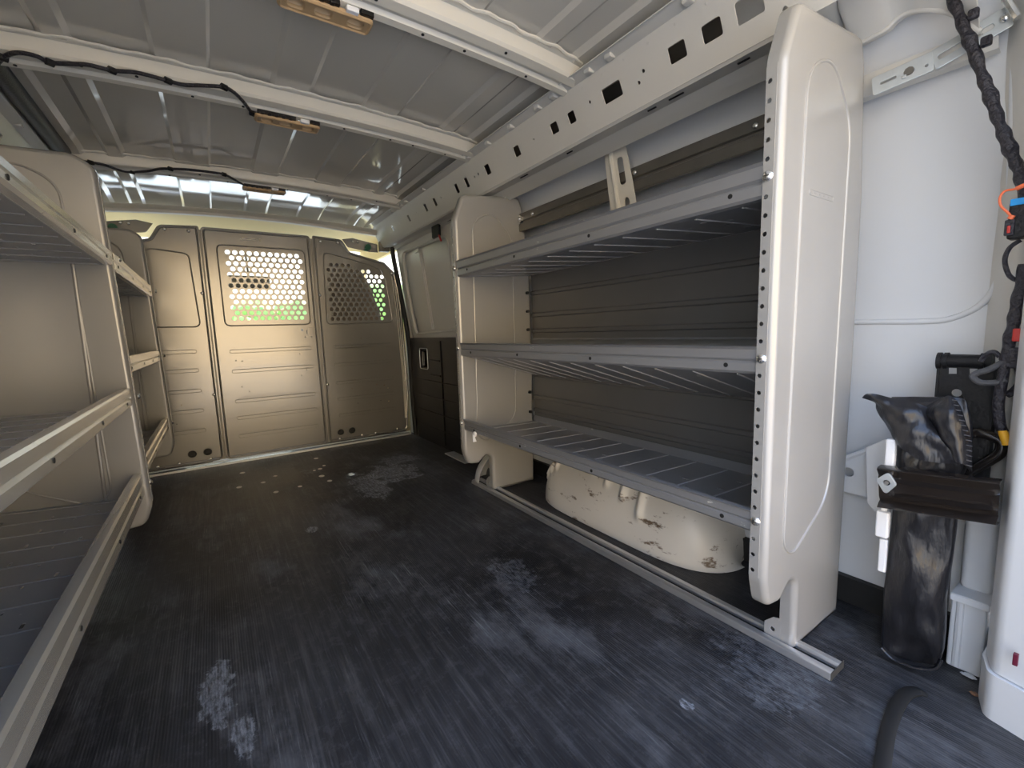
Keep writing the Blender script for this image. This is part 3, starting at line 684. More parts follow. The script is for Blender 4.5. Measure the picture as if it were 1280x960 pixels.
# white cord knot on the far end of the lowest shelf
k = U(594, 542, 0, .822); b = MB(); b.dome((.822,k.y,k.z-.002),(-1,0,0),.011,.010); b.tube([(.816,k.y,k.z),(.813,k.y-.004,k.z-.014),(.813,k.y-.01,k.z-.03)],[.006,.005,.008],8); b.tube([(.816,k.y,k.z),(.814,k.y-.016,k.z+.004)],.006,8)
o = b.build('cord_knot', 'white'); tag(o, 'small white knotted tie on the far end of the lowest right shelf', 'tie')

# left side shelving: two bays
LX = lambda x: -.215-(x-.818)
def left_unit(y0, y1, levels, label, first):
    r = empty('shelving_unit', (-.40, (y0+y1)/2, 0), label, 'shelving')
    for (zt_, zb_, zk) in levels: 
        shelf(r, LX, y0+.002, y1-.003, zt_, zb_, zk, mats=('shelf', 'beam')); screw(r, -.2015-.0, y1+.016, (zt_+zb_)/2, -1)
    return r
def left_end(yf, parent):
    PL = [(.804,.20,.06),(.824,.138,.035),(.90,.134,.04),(.96,.20,.0),(1.0,.10,.0),(1.0,.004,0),(1.19,.004,0),(1.20,.60,0),(1.20,1.19,.04),(1.16,1.215,.0),(.875,1.222,.05),(.828,1.195,.05)]
    global PANEL, P_FRONT
    keep = PANEL; PANEL = PL; P_FRONT = .816; ob = end_panel(yf, parent, LX, front_holes=True, mt_='panel_shaded'); PANEL = keep; P_FRONT = .827
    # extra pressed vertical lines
    m = MB(); m.tube([(-.305, yf, .19), (-.300, yf, .92)], .0045, 8); m.build('pressed_rib', 'panel_shaded', ob)
    return ob
u1 = left_unit(.46, 1.72, ((.965,.922,.926), (.568,.510,.515), (.306,.232,.262)), 'nearest grey shelving unit on the left, its shelf lips running out of the photo', True)
left_end(1.72, u1); left_end(.42, u1)
u2 = left_unit(1.755, 2.72, ((.968,.912,.92), (.660,.605,.612), (.330,.272,.285)), 'small far bay of grey shelving on the left, beside the bulkhead', False)
left_end(2.72, u2)

# ------------------------------------------------------------------ floor track
ft = empty('floor_track', (.96, 1.0, 0), 'scratched aluminium track screwed to the floor below the right shelving', 'track')
m = MB(); m.extrude([(.935,.0005),(.938,.014),(.944,.017),(.952,.017),(.956,.012),(.956,.006),(.972,.006),(.972,.012),(.976,.017),(.988,.017),(.992,.012),(.996,.0005)], .315, 1.76, mtY); m.build('extrusion', 'alu', ft, bevel=.001)
m = MB(); m.box((.9565,.316,.0062),(.9715,1.758,.0070)); m.build('groove_shade', 'void', ft)  # dark strip laid in the slot, its shade put into the colour
m = MB(); m.box((.936,.3135,.001),(.995,.3150,.0165)); m.build('end_face', 'strut', ft)

# ------------------------------------------------------------------ wheel arch
def arch_pt(a, t):      # a: 0 floor -> 1 top against the wall ; t: -1..1 along the van
    yc, hl = 1.043, .415
    e_ = max(0., 1-abs(t)**5)**.5
    H = .262*e_; Wd = .218*(.25+.75*e_)
    ang = a*math.pi/2
    x = 1.262-Wd*(max(0, math.cos(ang))**.7); z = .002+H*(math.sin(ang)**.95)
    y = yc+hl*t*(1-.10*(1-math.cos(ang))*0)
    y = yc+(y-yc)*(1-.06*math.sin(ang))
    n_ = Vector((-math.cos(ang), 0, math.sin(ang)))
    bump = 0
    for (ty, a0, a1, w) in ((.93,.25,.9,.028),(.86,.28,.9,.028),(.79,.32,.9,.028),(.70,.36,.9,.028),(.18,.42,.9,.035),(-.02,.36,.9,.035),(-.20,.30,.9,.035),(-.38,.20,.9,.04)):
        if a0 < a < a1: bump += .015*math.exp(-((t-ty)/(w*.8))**2)*min(1, (a-a0)/.06)
    bump += .006*math.sin(t*7+1)*math.sin(a*5)
    return (x+n_.x*bump, y, z+n_.z*bump)
NT, NA = 220, 44; v = [arch_pt(j/NA, -1+2*i/NT) for i in range(NT+1) for j in range(NA+1)]
fc = [(i*(NA+1)+j, i*(NA+1)+j+1, (i+1)*(NA+1)+j+1, (i+1)*(NA+1)+j) for i in range(NT) for j in range(NA)]
M['arch'] = mat('arch_paint', (.72, .69, .63), .36, var=.07, vscale=4, wear=(.17, .12, .08), wamt=.585, wscale=13, stretch=(1, .7, 2))
wa = MB().add(v, fc).build('wheel_arch', 'arch', smooth=80); tag(wa, 'dirty white domed wheel arch under the right shelving', 'wheel arch')

# ------------------------------------------------------------------ dome lamp bases
def lamp(yc, label, w=.175):
    r = empty('dome_lamp_base', (.27, yc, 1.37), label, 'lamp base', 'tan lamp bases on the roof bows')
    zc = 1.388; m = MB(); x0, x1 = .27-w/2-.005, .27+w/2+.005; y0, y1 = yc-.002, yc+.048
    hs = [rrect(x0+.014, y0+.010, x0+.050, y1-.010, .012), rrect(x0+.066, y0+.010, x0+.105, y1-.010, .012), rrect(x1-.052, y0+.010, x1-.014, y1-.010, .012)]
    T_ = Matrix.Translation((0,0,zc)); m.plate(rrect(x0, y0, x1, y1, .012, 6), hs, .008, T_, .002)
    m.tube([(a, c, zc-.003) for a, c in offset_poly(rrect(x0, y0, x1, y1, .012, 6), .003)], .0035, 6, closed=True)
    ob = m.build('tray', 'tan', r)
    c = MB()
    for h in hs: 
        lo_ = offset_poly(h, -.001); up_ = offset_poly(h, .009); K = len(lo_); vv = [(a, b_, zc+.002) for a, b_ in lo_]+[(a, b_, zc+.011) for a, b_ in up_]
        c.add(vv, [(i, (i+1) % K, K+(i+1) % K, K+i) for i in range(K)]+[tuple(K+i for i in range(K))])
    c.each('recess_cup', 'tan_dark', r, smooth=60)
    n = MB(); n.box((x0+.004, y0-.012, zc+.001), (x0+.112, y0-.001, zc+.010)); n.box((x1-.030, y0-.012, zc+.001), (x1-.002, y0-.001, zc+.010))
    for i in range(5): n.bevbox((x0+.012+i*.02, y0-.014, zc-.001), (x0+.022+i*.02, y0-.002, zc+.006), .002)
    n.build('connector', 'black', r)
    MB().bevbox((x1-.060, y0-.013, zc-.003), (x1-.034, y0+.002, zc+.008), .002).build('white_clip', 'white', r)
lamp(1.045, 'tan plastic lamp base on the nearest roof bow, cut by the photo edge')
lamp(1.632, 'tan plastic lamp base under the middle roof bow')
lamp(2.412, 'tan plastic lamp base under the farthest roof bow', .165)

# roof wires
def wire(px, yc, off, z, label, r=.005):
    pts = []
    for (u, v_) in px:
        q = U(u, v_, 2, z)
        for _ in range(4): q = U(u, v_, 2, crown(q.x)-.053)
        pts.append(q)
    rr = empty('roof_wire', pts[0], label, 'wire', 'wires clipped to the roof bows')
    P = smoothpath(pts, 6); MB().tube(P, r, 8).build('cable', 'tape', rr)
    m = MB()
    for i in range(1, len(pts)-1, 3):
        q = pts[i]; m.tube([(q.x-.006, q.y-.004, q.z), (q.x+.006, q.y+.004, q.z)], r*1.7, 8)
    m.each('cable_clip', 'black', rr)
wire([(-8,86),(4,72),(22,66),(45,70),(62,78),(90,80),(110,81),(140,88),(165,90),(185,94),(210,101),(230,106),(255,107),(280,109),(293,116),(305,128),(316,142),(326,146)], 1.575, 0, 1.381, 'black wire along the middle roof bow ending at its tan lamp base')
wire([(100,201),(113,203),(130,206),(150,213),(165,215),(185,214),(200,211),(213,211),(235,212),(262,215),(280,218),(292,224),(305,231),(318,234)], 2.33, 0, 1.385, 'thin black wire along the farthest roof bow')

# ------------------------------------------------------------------ rear right corner
# D pillar
dp = empty('rear_pillar', (1.15, .05, 0), 'white rear door pillar at the right edge of the photo', 'pillar')
sec = rpoly([(1.03,-.12,.01),(1.045,.05,.02),(1.068,.125,.022),(1.12,.140,.01),(1.30,.140,0),(1.30,-.12,0)], 5)
MB().extrude(sec, .085, 1.42, None).build('upper_post', 'skin', dp)
sec2 = [(a-.006 if a < 1.2 else a, b_+(.004 if b_ > .1 else 0)) for a, b_ in sec]
MB().extrude(sec2, .0, .083, None).build('sill_cover', 'skin', dp)
m = MB(); q = U(1270, 823, 0, 1.045); m.bevbox((1.0375, q.y-.003, q.z-.010), (1.0460, q.y+.003, q.z+.010), .001); m.build('slot', 'darkred', dp)
# vertical channel between pillar and wall skin
m = MB(); poly = [(1.272,.205),(1.262,.196),(1.240,.186),(1.225,.172),(1.222,.160),(1.228,.150),(1.262,.142),(1.272,.138)]
sec = poly
def ln(x, y, z): return (x-.0*z-(.075*max(0, z-1.0)/.3 if z > 1.0 else 0), y, z)
m.extrude(sec, .20, 1.40, None, n=10, fn=ln); ch = m.build('pillar_channel', 'body', smooth=50); tag(ch, 'vertical rounded channel beside the white rear pillar', 'body channel')

# strap bracket
sb = empty('strap_bracket', U(1100, 108, 0, 1.185), 'long galvanised slotted strap bolted from shelving top to rear pillar', 'bracket')
A = U(1091, 109, 0, 1.160); B_ = U(1166, 76, 0, 1.172); C_ = U(1262, 20, 0, 1.188)
def strap(A, B_, w, holes, name, th=.003, x_n=-1):
    d = (B_-A); L_ = d.length; d.normalize(); n_ = Vector((-1, 0, 0)); n_ = (n_-d*n_.dot(d)).normalized(); s_ = n_.cross(d)
    mm = Matrix(((d.x, s_.x, n_.x, A.x), (d.y, s_.y, n_.y, A.y), (d.z, s_.z, n_.z, A.z), (0,0,0,1)))
    m = MB().plate(rrect(0, -w/2, L_, w/2, .004), holes(L_), th, mm, .0008); return m, mm, L_
sl_ = lambda x0, x1, y, h: rpoly([(x0,y-h,h*.95),(x1,y-h,h*.95),(x1,y+h,h*.95),(x0,y+h,h*.95)], 5)
m, mm, L1 = strap(A, B_, .034, lambda L: [sl_(L*.12, L*.42, 0, .0035), circ(L*.62, .000, .0085), circ(L*.9, -.004, .0035)], 's')
m.bevbox((L1*.5,-.011,.0015),(L1*.58,-.004,.005),.0015, mm); m.build('lower_strap', 'galv', sb)
m = MB().cyl(mm @ Vector((L1*.62, 0, -.004)), mm @ Vector((L1*.62, 0, .003)), .0075, 8); m.build('bolt', 'strut', sb)
m, mm, L2 = strap(B_+Vector((.002,0,0)), C_, .036, lambda L: [sl_(L*.06, L*.42, 0, .0055), sl_(L*.50, L*.82, 0, .0055)], 's')
m.build('upper_strap', 'galv', sb)
m = MB(); q = mm @ Vector((L2*.95, 0, .002)); m.dome(q, (-1, 0, 0), .008, .006, 12); m.build('end_screw', 'chrome', sb)
q = U(1270, 10, 0, 1.18); m = MB(); m.tube([U(1257,-2,0,1.175), U(1272,22,0,1.175)], .006, 8); o = m.build('zinc_rod', 'chrome'); tag(o, 'short bright rod at the upper end of the galvanised strap', 'rod')

# wiring harness
hs = empty('wiring_harness', U(1240, 130, 0, 1.14), 'black taped wiring harness hanging down the rear right pillar', 'wiring harness')
def pth(l, x): return smoothpath([U(u, v_, 0, x+dx) for (u, v_, dx) in l], 6)
P1 = pth([(1182,-30,0),(1194,5,0),(1205,35,0),(1216,60,0),(1228,95,0),(1238,120,0),(1248,150,0),(1258,175,0),(1268,200,.01),(1276,220,.01),(1284,250,.01)], 1.140)
rs = [.0085+.0012*math.sin(i*1.3)+.0009*math.sin(i*.47) for i in range(len(P1))]
m = MB().tube(P1, rs, 12)
for u, v_ in ((1216,18),(1232,52)):
    q = U(u, v_, 0, 1.138); m.bevbox((q.x-.006, q.y-.008, q.z-.008), (q.x+.006, q.y+.006, q.z+.008), .003)
m.build('main_loom', 'tape', hs)
P2 = pth([(1276,300,0),(1262,310,0),(1256,326,0),(1262,345,0),(1276,352,0)], 1.14); MB().tube(P2, .0035, 10).build('loop_cable', 'tape', hs)
P3 = pth([(1282,330,0),(1276,360,0),(1270,385,0),(1267,405,.0),(1262,425,0),(1258,450,0)], 1.135); MB().tube(P3, [.0085+.001*math.sin(i*.9) for i in range(len(P3))], 12).build('lower_loom', 'tape', hs)
P4 = pth([(1272,440,0),(1255,452,0),(1236,462,0),(1222,466,0),(1216,471,0),(1226,478,0),(1246,478,0),(1258,474,0)], 1.130); MB().tube(P4, .0052, 10).build('looped_cable', 'grey_tape', hs)
P5 = pth([(1262,430,0),(1256,455,0),(1252,480,0),(1248,505,0),(1250,530,0),(1254,540,0)], 1.132); MB().tube(P5, .0075, 12).build('tail_loom', 'tape', hs)
P6 = pth([(1253,538,0),(1259,556,0)], 1.130); MB().tube(P6, .0065, 12).build('yellow_tape', 'yellow', hs)
P7 = pth([(1272,455,0),(1276,475,0),(1268,488,0),(1258,494,0)], 1.137); MB().tube(P7, .006, 10).build('side_cable', 'tape', hs)
m = MB(); q = U(1268, 446, 0, 1.128); m.bevbox((q.x-.004, q.y-.012, q.z-.02), (q.x+.012, q.y+.010, q.z+.016), .004); m.build('connector_block', 'tape', hs)
q = U(1270, 418, 0, 1.126); MB().bevbox((q.x-.003, q.y-.006, q.z-.012), (q.x+.004, q.y+.004, q.z+.010), .002).build('red_connector', 'red', hs)
q = U(1242, 448, 0, 1.134); m = MB(); m.tube(pth([(1226,452,0),(1232,444,0),(1242,440,0),(1250,446,0)], 1.136), .004, 8); m.build('small_cable', 'tape', hs)
# fuse block with orange and blue
fb = empty('connector_box', U(1275, 270, 0, 1.13), 'black connector box with orange wire and blue strip at the right photo edge', 'connector')
a = U(1263, 254, 0, 1.128); c = U(1290, 296, 0, 1.128)
MB().bevbox((1.120, c.y, c.z), (1.150, a.y, a.z), .003).build('housing', 'black', fb)
a = U(1264, 250, 0, 1.125); c = U(1290, 254, 0, 1.125); MB().bevbox((1.118, c.y, c.z), (1.150, a.y, a.z), .001).build('blue_strip', 'blue', fb)
a = U(1257, 276, 0, 1.120); c = U(1268, 294, 0, 1.120); MB().bevbox((1.112, c.y, c.z), (1.120, a.y, a.z), .002).build('plug', 'tape', fb)
m = MB(); m.tube(pth([(1284,231,0),(1270,236,0),(1256,239,0),(1250,247,0),(1251,257,0),(1260,266,0),(1266,273,0)], 1.118), .0018, 8); m.tube(pth([(1266,269,0),(1262,274,0)], 1.117), .004, 8); m.tube(pth([(1286,229,0),(1270,236,0)], 1.117), .0035, 8); m.build('orange_wire', 'orange', fb)
q = U(1261, 286, 0, 1.112); MB().bevbox((q.x-.002,q.y-.002,q.z-.007),(q.x+.002,q.y+.002,q.z+.005),.001).build('red_pin', 'red', fb)

# jack
jk = empty('jack', U(1205, 560, 0, 1.19), 'black steel jack standing against the wall behind the vinyl bag', 'jack')
a = U(1174, 470, 0, 1.185); c = U(1229, 600, 0, 1.185); yl, yr = a.y, c.y; zt_ = a.z
w0 = U(1180,459,0,1.185); w1 = U(1229,469,0,1.185)
hw = [[(U(u0,v0,0,1.185).y, U(u0,v0,0,1.185).z), (U(u1,v0,0,1.185).y, U(u1,v0,0,1.185).z), (U(u1,v1,0,1.185).y, U(u1,v1,0,1.185).z), (U(u0,v1,0,1.185).y, U(u0,v1,0,1.185).z)] for (u0,v0,u1,v1) in ((1185,459,1197,468),(1211,460,1223,468))]
hc = U(1196, 491, 0, 1.185)
out = [(yl, .34), (yr, .34), (yr, w1.z+.005), (yr, w0.z+.006), (yl-.002, w0.z+.006)]
m = MB().plate(out, hw+[circ(hc.y, hc.z, .0085, 16)], .005, YZ(1.185), .001); m.box((1.183, yr-.004, .34), (1.215, yr, w0.z)); m.box((1.183, yl, .34), (1.215, yl+.004, w0.z)); m.build('body', 'black', jk)
tz = U(1205, 452, 0, 1.185).z; yA = U(1172,450,0,1.185).y; yB = U(1240,450,0,1.185).y
m = MB(); m.cyl((1.19, yA, tz), (1.19, yB, tz), .0135, 20); 
for y in (yA-.002, yA-.012, yB+.002, yB+.012): m.cyl((1.19, y-.003, tz), (1.19, y+.003, tz), .0165, 20)
m.build('top_roller', 'black', jk)
m = MB().tube(pth([(1206,545,0),(1222,541,0),(1240,546,0),(1252,553,0),(1250,566,0),(1236,576,0),(1216,588,0),(1206,596,0)], 1.170), .0090, 12); m.build('crank', 'blackgloss', jk)
m = MB(); m.bevbox((1.185,.214,.0),(1.235,.244,.35),.004); m.build('foot', 'black', jk)

# vinyl bag
bgx = 1.112
rowsP = [(832,1122,1172,.006),(815,1100,1178,.022),(790,1100,1180,.028),(750,1102,1181,.030),(700,1108,1189,.030),(650,1113,1195,.030),(600,1118,1201,.030),(575,1119,1212,.030),(550,1119,1214,.028),(530,1117,1213,.026),(515,1112,1210,.022),(503,1110,1206,.014),(497,1112,1202,.004)]
bg_ = empty('vinyl_bag', U(1140, 820, 0, bgx), 'crumpled black vinyl tool bag clamped upright in the rear right corner', 'bag')
ring = []; NS = 40; rr_ = []
for i in range(len(rowsP)-1):
    for j in range(6):
        t = j/6; rr_.append([rowsP[i][k_]*(1-t)+rowsP[i+1][k_]*t for k_ in range(4)])
rr_.append(list(rowsP[-1])); v = []
for (vv_, u0, u1, th) in rr_:
    p0 = U(u0, vv_, 0, bgx); p1 = U(u1, vv_, 0, bgx); zz0, zz1 = p0.z, p1.z
    for k_ in range(NS):
        a = 2*math.pi*k_/NS; cy = math.cos(a); sx_ = math.sin(a)
        ex = math.copysign(abs(sx_)**.7, sx_); f_ = (cy+1)/2
        y = p1.y+(p0.y-p1.y)*f_; z = max(.003, zz1+(zz0-zz1)*f_)
        q = Vector((y*22, z*9, 3.3 if sx_ > 0 else 0)); w = noise.noise(q)*.9+noise.noise(q*2.3)*.5
        fold = math.sin((y*60+z*30))*.25*(1 if z > .42 else .3)
        x = bgx+.012+ex*th*.9+(w+fold)*.020*abs(sx_)
        v.append((x, y, z))
n_r = len(rr_); fc = [(i*NS+k_, i*NS+(k_+1) % NS, (i+1)*NS+(k_+1) % NS, (i+1)*NS+k_) for i in range(n_r-1) for k_ in range(NS)]
fc.append(tuple(range(NS))); fc.append(tuple((n_r-1)*NS+k_ for k_ in range(NS)))
MB().add(v, fc).build('bag_body', 'vinyl', bg_, smooth=80)
# open flap folding out to the left, and stitched peak on the right
def surf(rowsuv, x0, name, mat_='vinyl', amp=.006):
    nr = len(rowsuv); nc = len(rowsuv[0]); N = 8; g_ = []
    import itertools
    fine = []
    for r_ in rowsuv: fine.append(smoothpath([Vector(U(u, v_, 0, x0+dx)) for (u, v_, dx) in r_], N))
    cols = [smoothpath([fr[i] for fr in fine], N) for i in range(len(fine[0]))]
    nv = len(cols[0]); vv = []
    for c_ in cols:
        for p_ in c_: vv.append((p_.x+noise.noise(p_*45)*amp, p_.y, p_.z))
    ff = [(i*nv+j, i*nv+j+1, (i+1)*nv+j+1, (i+1)*nv+j) for i in range(len(cols)-1) for j in range(nv-1)]
    return MB().add(vv, ff).build(name, mat_, bg_, smooth=80, solid=.003)
surf([[(1078,497,-.03),(1087,492,-.03),(1118,499,-.02),(1145,504,-.015),(1160,510,-.01)],
      [(1094,503,-.02),(1108,508,-.03),(1128,516,-.035),(1148,522,-.03),(1166,530,-.02)],
      [(1096,512,.0),(1106,520,-.02),(1124,530,-.035),(1146,540,-.04),(1176,548,-.03)],
      [(1106,527,.0),(1114,534,-.02),(1126,545,-.035),(1150,560,-.04),(1190,566,-.032)],
      [(1116,545,.0),(1120,550,-.02),(1130,562,-.036),(1152,575,-.038),(1200,580,-.03)]], bgx, 'flap')
surf([[(1158,508,-.005),(1174,500,-.01),(1188,495,-.01),(1198,506,-.01)],
      [(1160,518,-.02),(1176,514,-.035),(1192,512,-.03),(1206,526,-.015)],
      [(1166,532,-.02),(1182,532,-.04),(1198,534,-.032),(1212,546,-.015)],
      [(1176,552,-.02),(1192,556,-.038),(1206,560,-.03),(1214,566,-.015)],
      [(1186,575,-.02),(1198,578,-.035),(1208,582,-.03),(1213,590,-.015)]], bgx, 'folded_top')
m = MB()
for i in range(14):
    t = i/13; q = U(1194+18*min(1, t*1.6), 500+82*t, 0, bgx-.04); m.tube([q+Vector((0,.004,0)), q-Vector((0,.003,.001))], .0009, 6)
m.build('stitching', 'grey_tape', bg_)
m = MB(); m.tube(smoothpath([U(1102,812,0,1.085)+Vector((0,0,.006)), U(1118,826,0,1.085)+Vector((0,0,.004)), U(1145,836,0,1.085)+Vector((0,0,.003)), U(1168,838,0,1.09)+Vector((0,0,.004)), U(1176,828,0,1.1)+Vector((0,0,.006))], 6), .006, 8, flat=.5); m.build('hem', 'vinyl', bg_)

# clamp plate
cpx = 1.062
cl_ = empty('clamp_plate', U(1170, 620, 0, cpx), 'black pressed-steel retaining plate bolted across the vinyl bag', 'clamp plate')
TL, TR, BL, BR_ = U(1096,584,0,cpx), U(1250,603,0,cpx), U(1098,634,0,cpx), U(1246,656,0,cpx)
prof = [(0,.022),(.015,.004),(.05,.0),(.10,.003),(.20,.008),(.26,.008),(.31,-.006),(.36,.008),(.62,.010),(.67,-.006),(.73,.008),(.84,.010),(.90,.0),(.97,-.008),(1.0,.002),(1.03,.022)]
v = []; NJ = 30
for j in range(NJ+1):
    t = j/NJ
    for (s_, dx) in prof:
        p_ = TL.lerp(TR, t).lerp(BL.lerp(BR_, t), s_); fade = min(1, max(0, (t-.10)/.12))*(1 if t < .90 else max(0, (1-t)/.10))
        mid_ = dx if not (.25 < s_ < .80) else .006+(dx-.006)*fade
        v.append((p_.x+mid_, p_.y, p_.z))
K = len(prof); MB().add(v, [(j*K+i, j*K+i+1, (j+1)*K+i+1, (j+1)*K+i) for j in range(NJ) for i in range(K-1)]).build('plate', 'blackgloss', cl_, smooth=45, solid=.002)
q = U(1109, 603, 0, cpx-.004)
P_ = [(q.y+a, q.z+c) for a, c in rpoly([(-.002,.021,.006),(.0155,.002,.006),(.003,-.019,.006),(-.001,-.020,.006),(-.0145,.0,.006)], 5)]
m = MB().plate(P_, [circ(q.y, q.z, .0065, 12)], .005, YZ(cpx-.006), .001); m.tube([(cpx-.006, q.y+.008*math.cos(t*math.pi/8), q.z+.008*math.sin(t*math.pi/8)) for t in range(16)], .0022, 6, closed=True)
m.build('wing_nut', 'galv', cl_)
MB().cyl((cpx-.009, q.y, q.z), (cpx+.02, q.y, q.z), .0038, 12).build('bolt', 'chrome', cl_)
# white bracket behind plate
m = MB(); a = U(1108, 548, 0, 1.09); c = U(1118, 586, 0, 1.09); m.bevbox((1.085, c.y, c.z), (1.10, a.y, a.z), .004)
a = U(1096, 637, 0, 1.09); c = U(1110, 674, 0, 1.09); m.bevbox((1.085, c.y, c.z), (1.10, a.y, a.z), .004)
a = U(1100, 672, 0, 1.10); c = U(1107, 716, 0, 1.10); m.bevbox((1.095, c.y, c.z), (1.105, a.y, a.z), .003)
m.tube([(1.098, U(1112,560,0,1.09).y, U(1112,560,0,1.09).z), (1.098, U(1103,640,0,1.09).y, U(1103,640,0,1.09).z)], .005, 8); a = U(1104, 700, 0, 1.10); pass
o = m.build('white_bracket', 'white'); tag(o, 'white plastic bracket strip along the left edge of the vinyl bag', 'bracket')
P_ = [(U(u, v_, 0, 1.20).y, U(u, v_, 0, 1.20).z) for u, v_ in ((1084,560),(1112,548),(1112,645),(1100,645),(1086,628))]
m = MB().plate(rpoly([(a_, b_, .008) for a_, b_ in P_]), [], .008, YZ(1.20), .002); m.box((1.20, P_[1][0]+.005, P_[3][1]+.03), (1.234, P_[0][0]-.01, P_[1][1]-.03)); o = m.build('jack_mount', 'skin'); tag(o, 'white rounded mounting tab on the wall left of the clamp plate', 'mount')
# ledge bracket at lower right
lg = empty('jack_ledge', (1.18, .17, .1), 'white folded ledge bracket between vinyl bag and rear pillar', 'bracket')
a = U(1180, 742, 0, 1.16); c = U(1240, 755, 0, 1.17); z_ = .5*(a.z+c.z)
m = MB(); m.bevbox((1.160, .146, z_-.002), (1.262, .200, z_+.004), .001); m.bevbox((1.158, .146, z_-.010), (1.161, .200, z_+.003), .001); m.build('ledge', 'skin', lg)
m = MB(); m.bevbox((1.20, .150, z_), (1.262, .197, z_+.19), .012); m.build('upright', 'skin', lg)
m = MB(); m.bevbox((1.17, .150, .0), (1.245, .200, z_-.003), .004); m.tube([(1.17,.186,.005),(1.17,.186,z_-.005)], .006, 8); m.build('support', 'skin', lg)
for i, (u, v_, s_, mt_, lb_) in enumerate(((1208,828,.011,'rust','flat brown rusty flake lying under the ledge bracket'), (1212,846,.008,'skin','pale paint chip on the floor by the rear pillar, largest of the debris'), (1218,868,.006,'rust','small rusty crumb on the floor right against the rear pillar'), (1204,842,.004,'skin','tiny pale crumb beside the larger paint chip'))):
    q = U(u, v_, 2, .0); bm = bmesh.new(); bmesh.ops.create_icosphere(bm, subdivisions=3, radius=1)
    vs = []
    for v2 in bm.verts:
        k_ = 1+.55*noise.noise(v2.co*1.7+Vector((i*3,0,0))); vs.append((q.x+v2.co.x*s_*k_, q.y+v2.co.y*s_*1.1*k_, max(.0005, s_*.2+v2.co.z*s_*.3*k_)))
    o = MB().add(vs, [[w_.index for w_ in f_.verts] for f_ in bm.faces]).build('debris_crumb', mt_, smooth=30); bm.free()
    tag(o, lb_, 'debris')
# raised seal in the mat near the camera
m = MB(); P = smoothpath([(.66,-.02,.002),(.745,.10,.002),(.804,.198,.003),(.86,.212,.003),(.921,.221,.003),(.98,.226,.003),(1.03,.224,.002),(1.06,.205,.001)], 8)
P = smoothpath([U(1098,1010,2,.003), U(1103,960,2,.003), U(1110,915,2,.003), U(1120,885,2,.003), U(1132,868,2,.003), U(1146,864,2,.003), U(1160,870,2,.001)], 8)
m.tube(P, [.011]*(len(P)-8)+[.011-.0011*i for i in range(8)], 10, flat=.5); o = m.build('mat_seal', 'rubber'); tag(o, 'curved raised black rubber ridge on the mat by the rear pillar', 'rubber ridge')

# ------------------------------------------------------------------ cab ahead of the bulkhead
def ybox(b, *a): return b
m = MB(); m.box((-.64, 2.975, 1.425), (1.18, 4.05, 1.445)); o = m.build('ceiling_cab', 'cream'); tag(o, 'cream cab headliner beyond the bulkhead', 'ceiling', kind='structure')
m = MB(); m.box((-.66, 2.98, -.05), (1.20, 5.02, -.03)); o = m.build('floor_cab', 'rubber'); tag(o, 'dark cab floor', 'floor', kind='structure')
for sx, nm in ((MX(1.17), 'wall_cab_left'), (1.17, 'wall_cab_right')):
    m = MB(); m.plate(rpoly([(2.98,-.05,0),(5.06,-.05,0),(5.06,.64,0),(4.06,1.43,0),(2.98,1.43,0)]), [rpoly([(3.08,.78,.05),(4.45,.78,.03),(3.95,1.30,.06),(3.08,1.30,.06)])], .03, YZ(sx)); o = m.build(nm, 'cream'); tag(o, 'cab side with door window', 'wall', kind='structure')
m = MB().add([(-.62, 4.05, 1.43), (1.16, 4.05, 1.43), (1.16, 5.08, .64), (-.62, 5.08, .64)], [(0,1,2,3)]); o = m.build('window_1', 'glass', solid=.005); tag(o, 'sloping windscreen seen through the perforated bulkhead', 'window', kind='structure')
for sx, nm in ((MX(1.17), 'window_2'), (1.17, 'window_3')):
    m = MB().plate(rpoly([(3.08,.78,.05),(4.45,.78,.03),(3.95,1.30,.06),(3.08,1.30,.06)]), [], .004, YZ(sx)); o = m.build(nm, 'glass'); tag(o, 'cab door window', 'window', kind='structure')
ds = empty('dashboard', (.27, 4.5, 0), 'dark dashboard beyond the bulkhead window', 'dashboard')
m = MB(); m.extrude(rpoly([(4.15,-.03,0),(4.12,.45,.05),(4.18,.76,.05),(4.34,.848,.04),(4.58,.70,.08),(4.98,.615,0),(4.98,-.03,0)]), -.60, 1.14, Matrix(((0,0,1,0),(1,0,0,0),(0,1,0,0),(0,0,0,1)))); m.build('shell', 'dash', ds)
sw = MB(); sw.tube([(-.05+.19*math.cos(t*math.pi/12), 4.02+.06*math.sin(t*math.pi/12), .66+.18*math.sin(t*math.pi/12)) for t in range(24)], .014, 10, closed=True); sw.cyl((-.05,4.02,.66),(-.05,4.2,.60),.03); sw.tube([(-.22,4.02,.66),(.12,4.02,.66)],.014,8); sw.build('steering_wheel', 'black', ds)
def seat(x, label):
    r = empty('cab_seat', (x, 3.4, 0), label, 'seat', 'cab seats')
    m = MB(); pr = [(x-.235,.42),(x-.225,.85),(x-.17,1.06),(x-.09,1.20),(x+.09,1.20),(x+.17,1.06),(x+.225,.85),(x+.235,.42)]
    m.extrude(rpoly([(a, c, .04) for a, c in pr]), 0, .14, Matrix(((1,0,0,0),(0,.15,1,3.06),(0,1,0,0),(0,0,0,1)))); m.build('backrest', 'seat', r, bevel=.02)
    MB().bevbox((x-.25, 3.12, .30), (x+.25, 3.70, .46), .05).build('cushion', 'seat', r)
    MB().bevbox((x-.20, 3.16, -.029), (x+.20, 3.62, .31), .01).build('base', 'black', r)
seat(.80, 'brown front passenger seat behind the right perforated window'); seat(-.26, 'brown driver seat behind the bulkhead')
q0 = U(284, 347, 1, 3.95); q1 = U(338, 360, 1, 3.95)
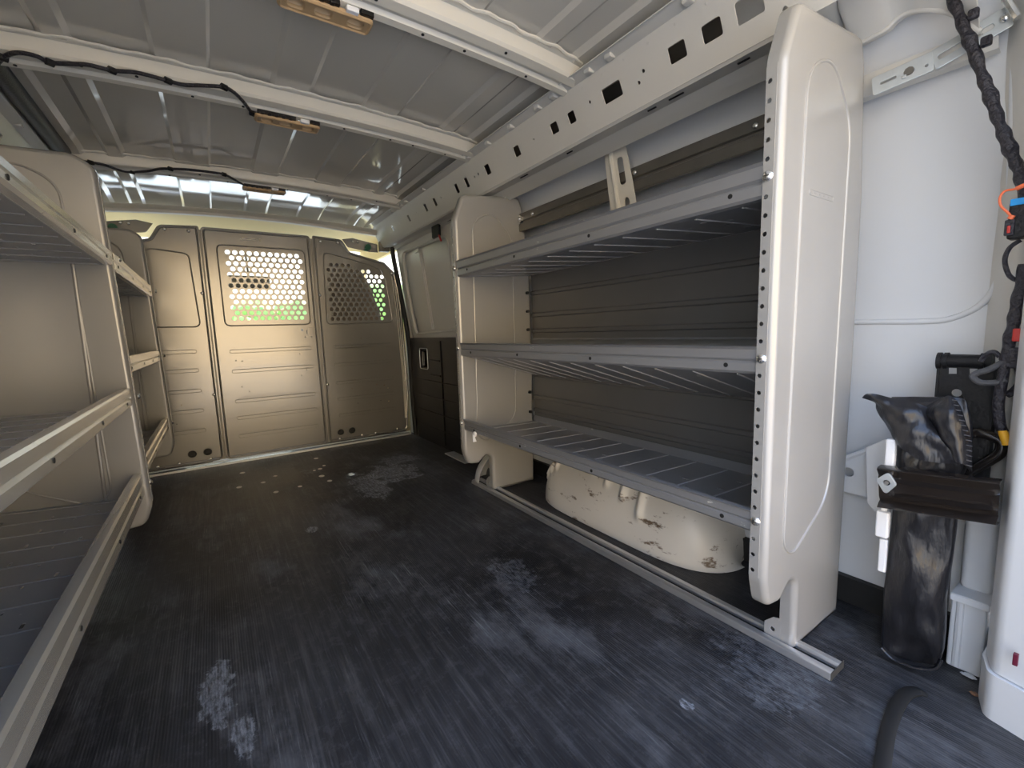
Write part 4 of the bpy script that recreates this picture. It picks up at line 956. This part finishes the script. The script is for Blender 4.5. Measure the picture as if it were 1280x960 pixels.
r = empty('rear_view_mirror', ((q0.x+q1.x)/2, 3.95, q0.z), 'dark rear-view mirror glimpsed through the bulkhead window', 'mirror')
MB().bevbox((q0.x, 3.93, min(q0.z, q1.z)-.005), (q1.x, 3.97, max(q0.z, q1.z)+.02), .015).build('mirror_head', 'dash', r)
MB().cyl(((q0.x+q1.x)/2, 3.95, q0.z), ((q0.x+q1.x)/2, 4.06, 1.39), .008).build('mirror_arm', 'dash', r)
m = MB(); m.box((-.60, 5.09, -.69), (1.14, 6.3, .60)); o = m.build('van_bonnet', 'skin', bevel=.05); tag(o, 'white bonnet of the van ahead of the windscreen', 'bonnet')

# ------------------------------------------------------------------ outside ahead of the van
def tree(x, y, h, w, label, sd):
    r = empty('tree', (x, y, -.70), label, 'tree', 'trees ahead of the van')
    MB().tube([(x, y, -.70), (x+.1, y, h*.3), (x, y, h*.6)], [.22, .17, .10], 10).build('trunk', 'bark', r)
    m = MB(); random.seed(sd)
    for i in range(14):
        c = Vector((x+(random.random()-.5)*w, y+(random.random()-.5)*w, h*(.35+.5*random.random()))); rr = w*(.18+.14*random.random())
        bm = bmesh.new(); bmesh.ops.create_icosphere(bm, subdivisions=3, radius=1)
        m.add([(c+v_.co*rr*(1+.35*noise.noise(v_.co*3+c)))[:] for v_ in bm.verts], [[w_.index for w_ in f_.verts] for f_ in bm.faces]); bm.free()
    m.build('crown', 'leaf', r, smooth=60)
tree(-5, 26, 2.9, 5, 'green tree glimpsed at the left of the bulkhead window', 1)
tree(2.5, 30, 2.2, 4, 'green tree glimpsed at the middle of the bulkhead window', 2)
tree(10, 28, 3.0, 5, 'green tree glimpsed at the right of the bulkhead window', 3)
hs_ = empty('house', (-1.5, 38, -.7), 'pale house far ahead of the van behind the windscreen', 'house')
MB().box((-9, 36, -.70), (6, 42, 1.6)).build('wall', 'skin', hs_)
MB().extrude([(-9.6,1.6),(6.6,1.6),(-1.5,2.8)], 35.6, 42.4, mtY).build('roof', 'bark', hs_)
# unseen building added behind the camera to warm the light
r = empty('building', (0, -16, -.7), 'unseen tan building added behind the camera to warm the light', 'building')
MB().box((-14, -20, -.70), (14, -13, 6.2)).build('wall', 'stucco', r)
MB().box((-14.4, -20.4, 6.2), (14.4, -12.6, 6.5)).build('roof', 'bark', r)
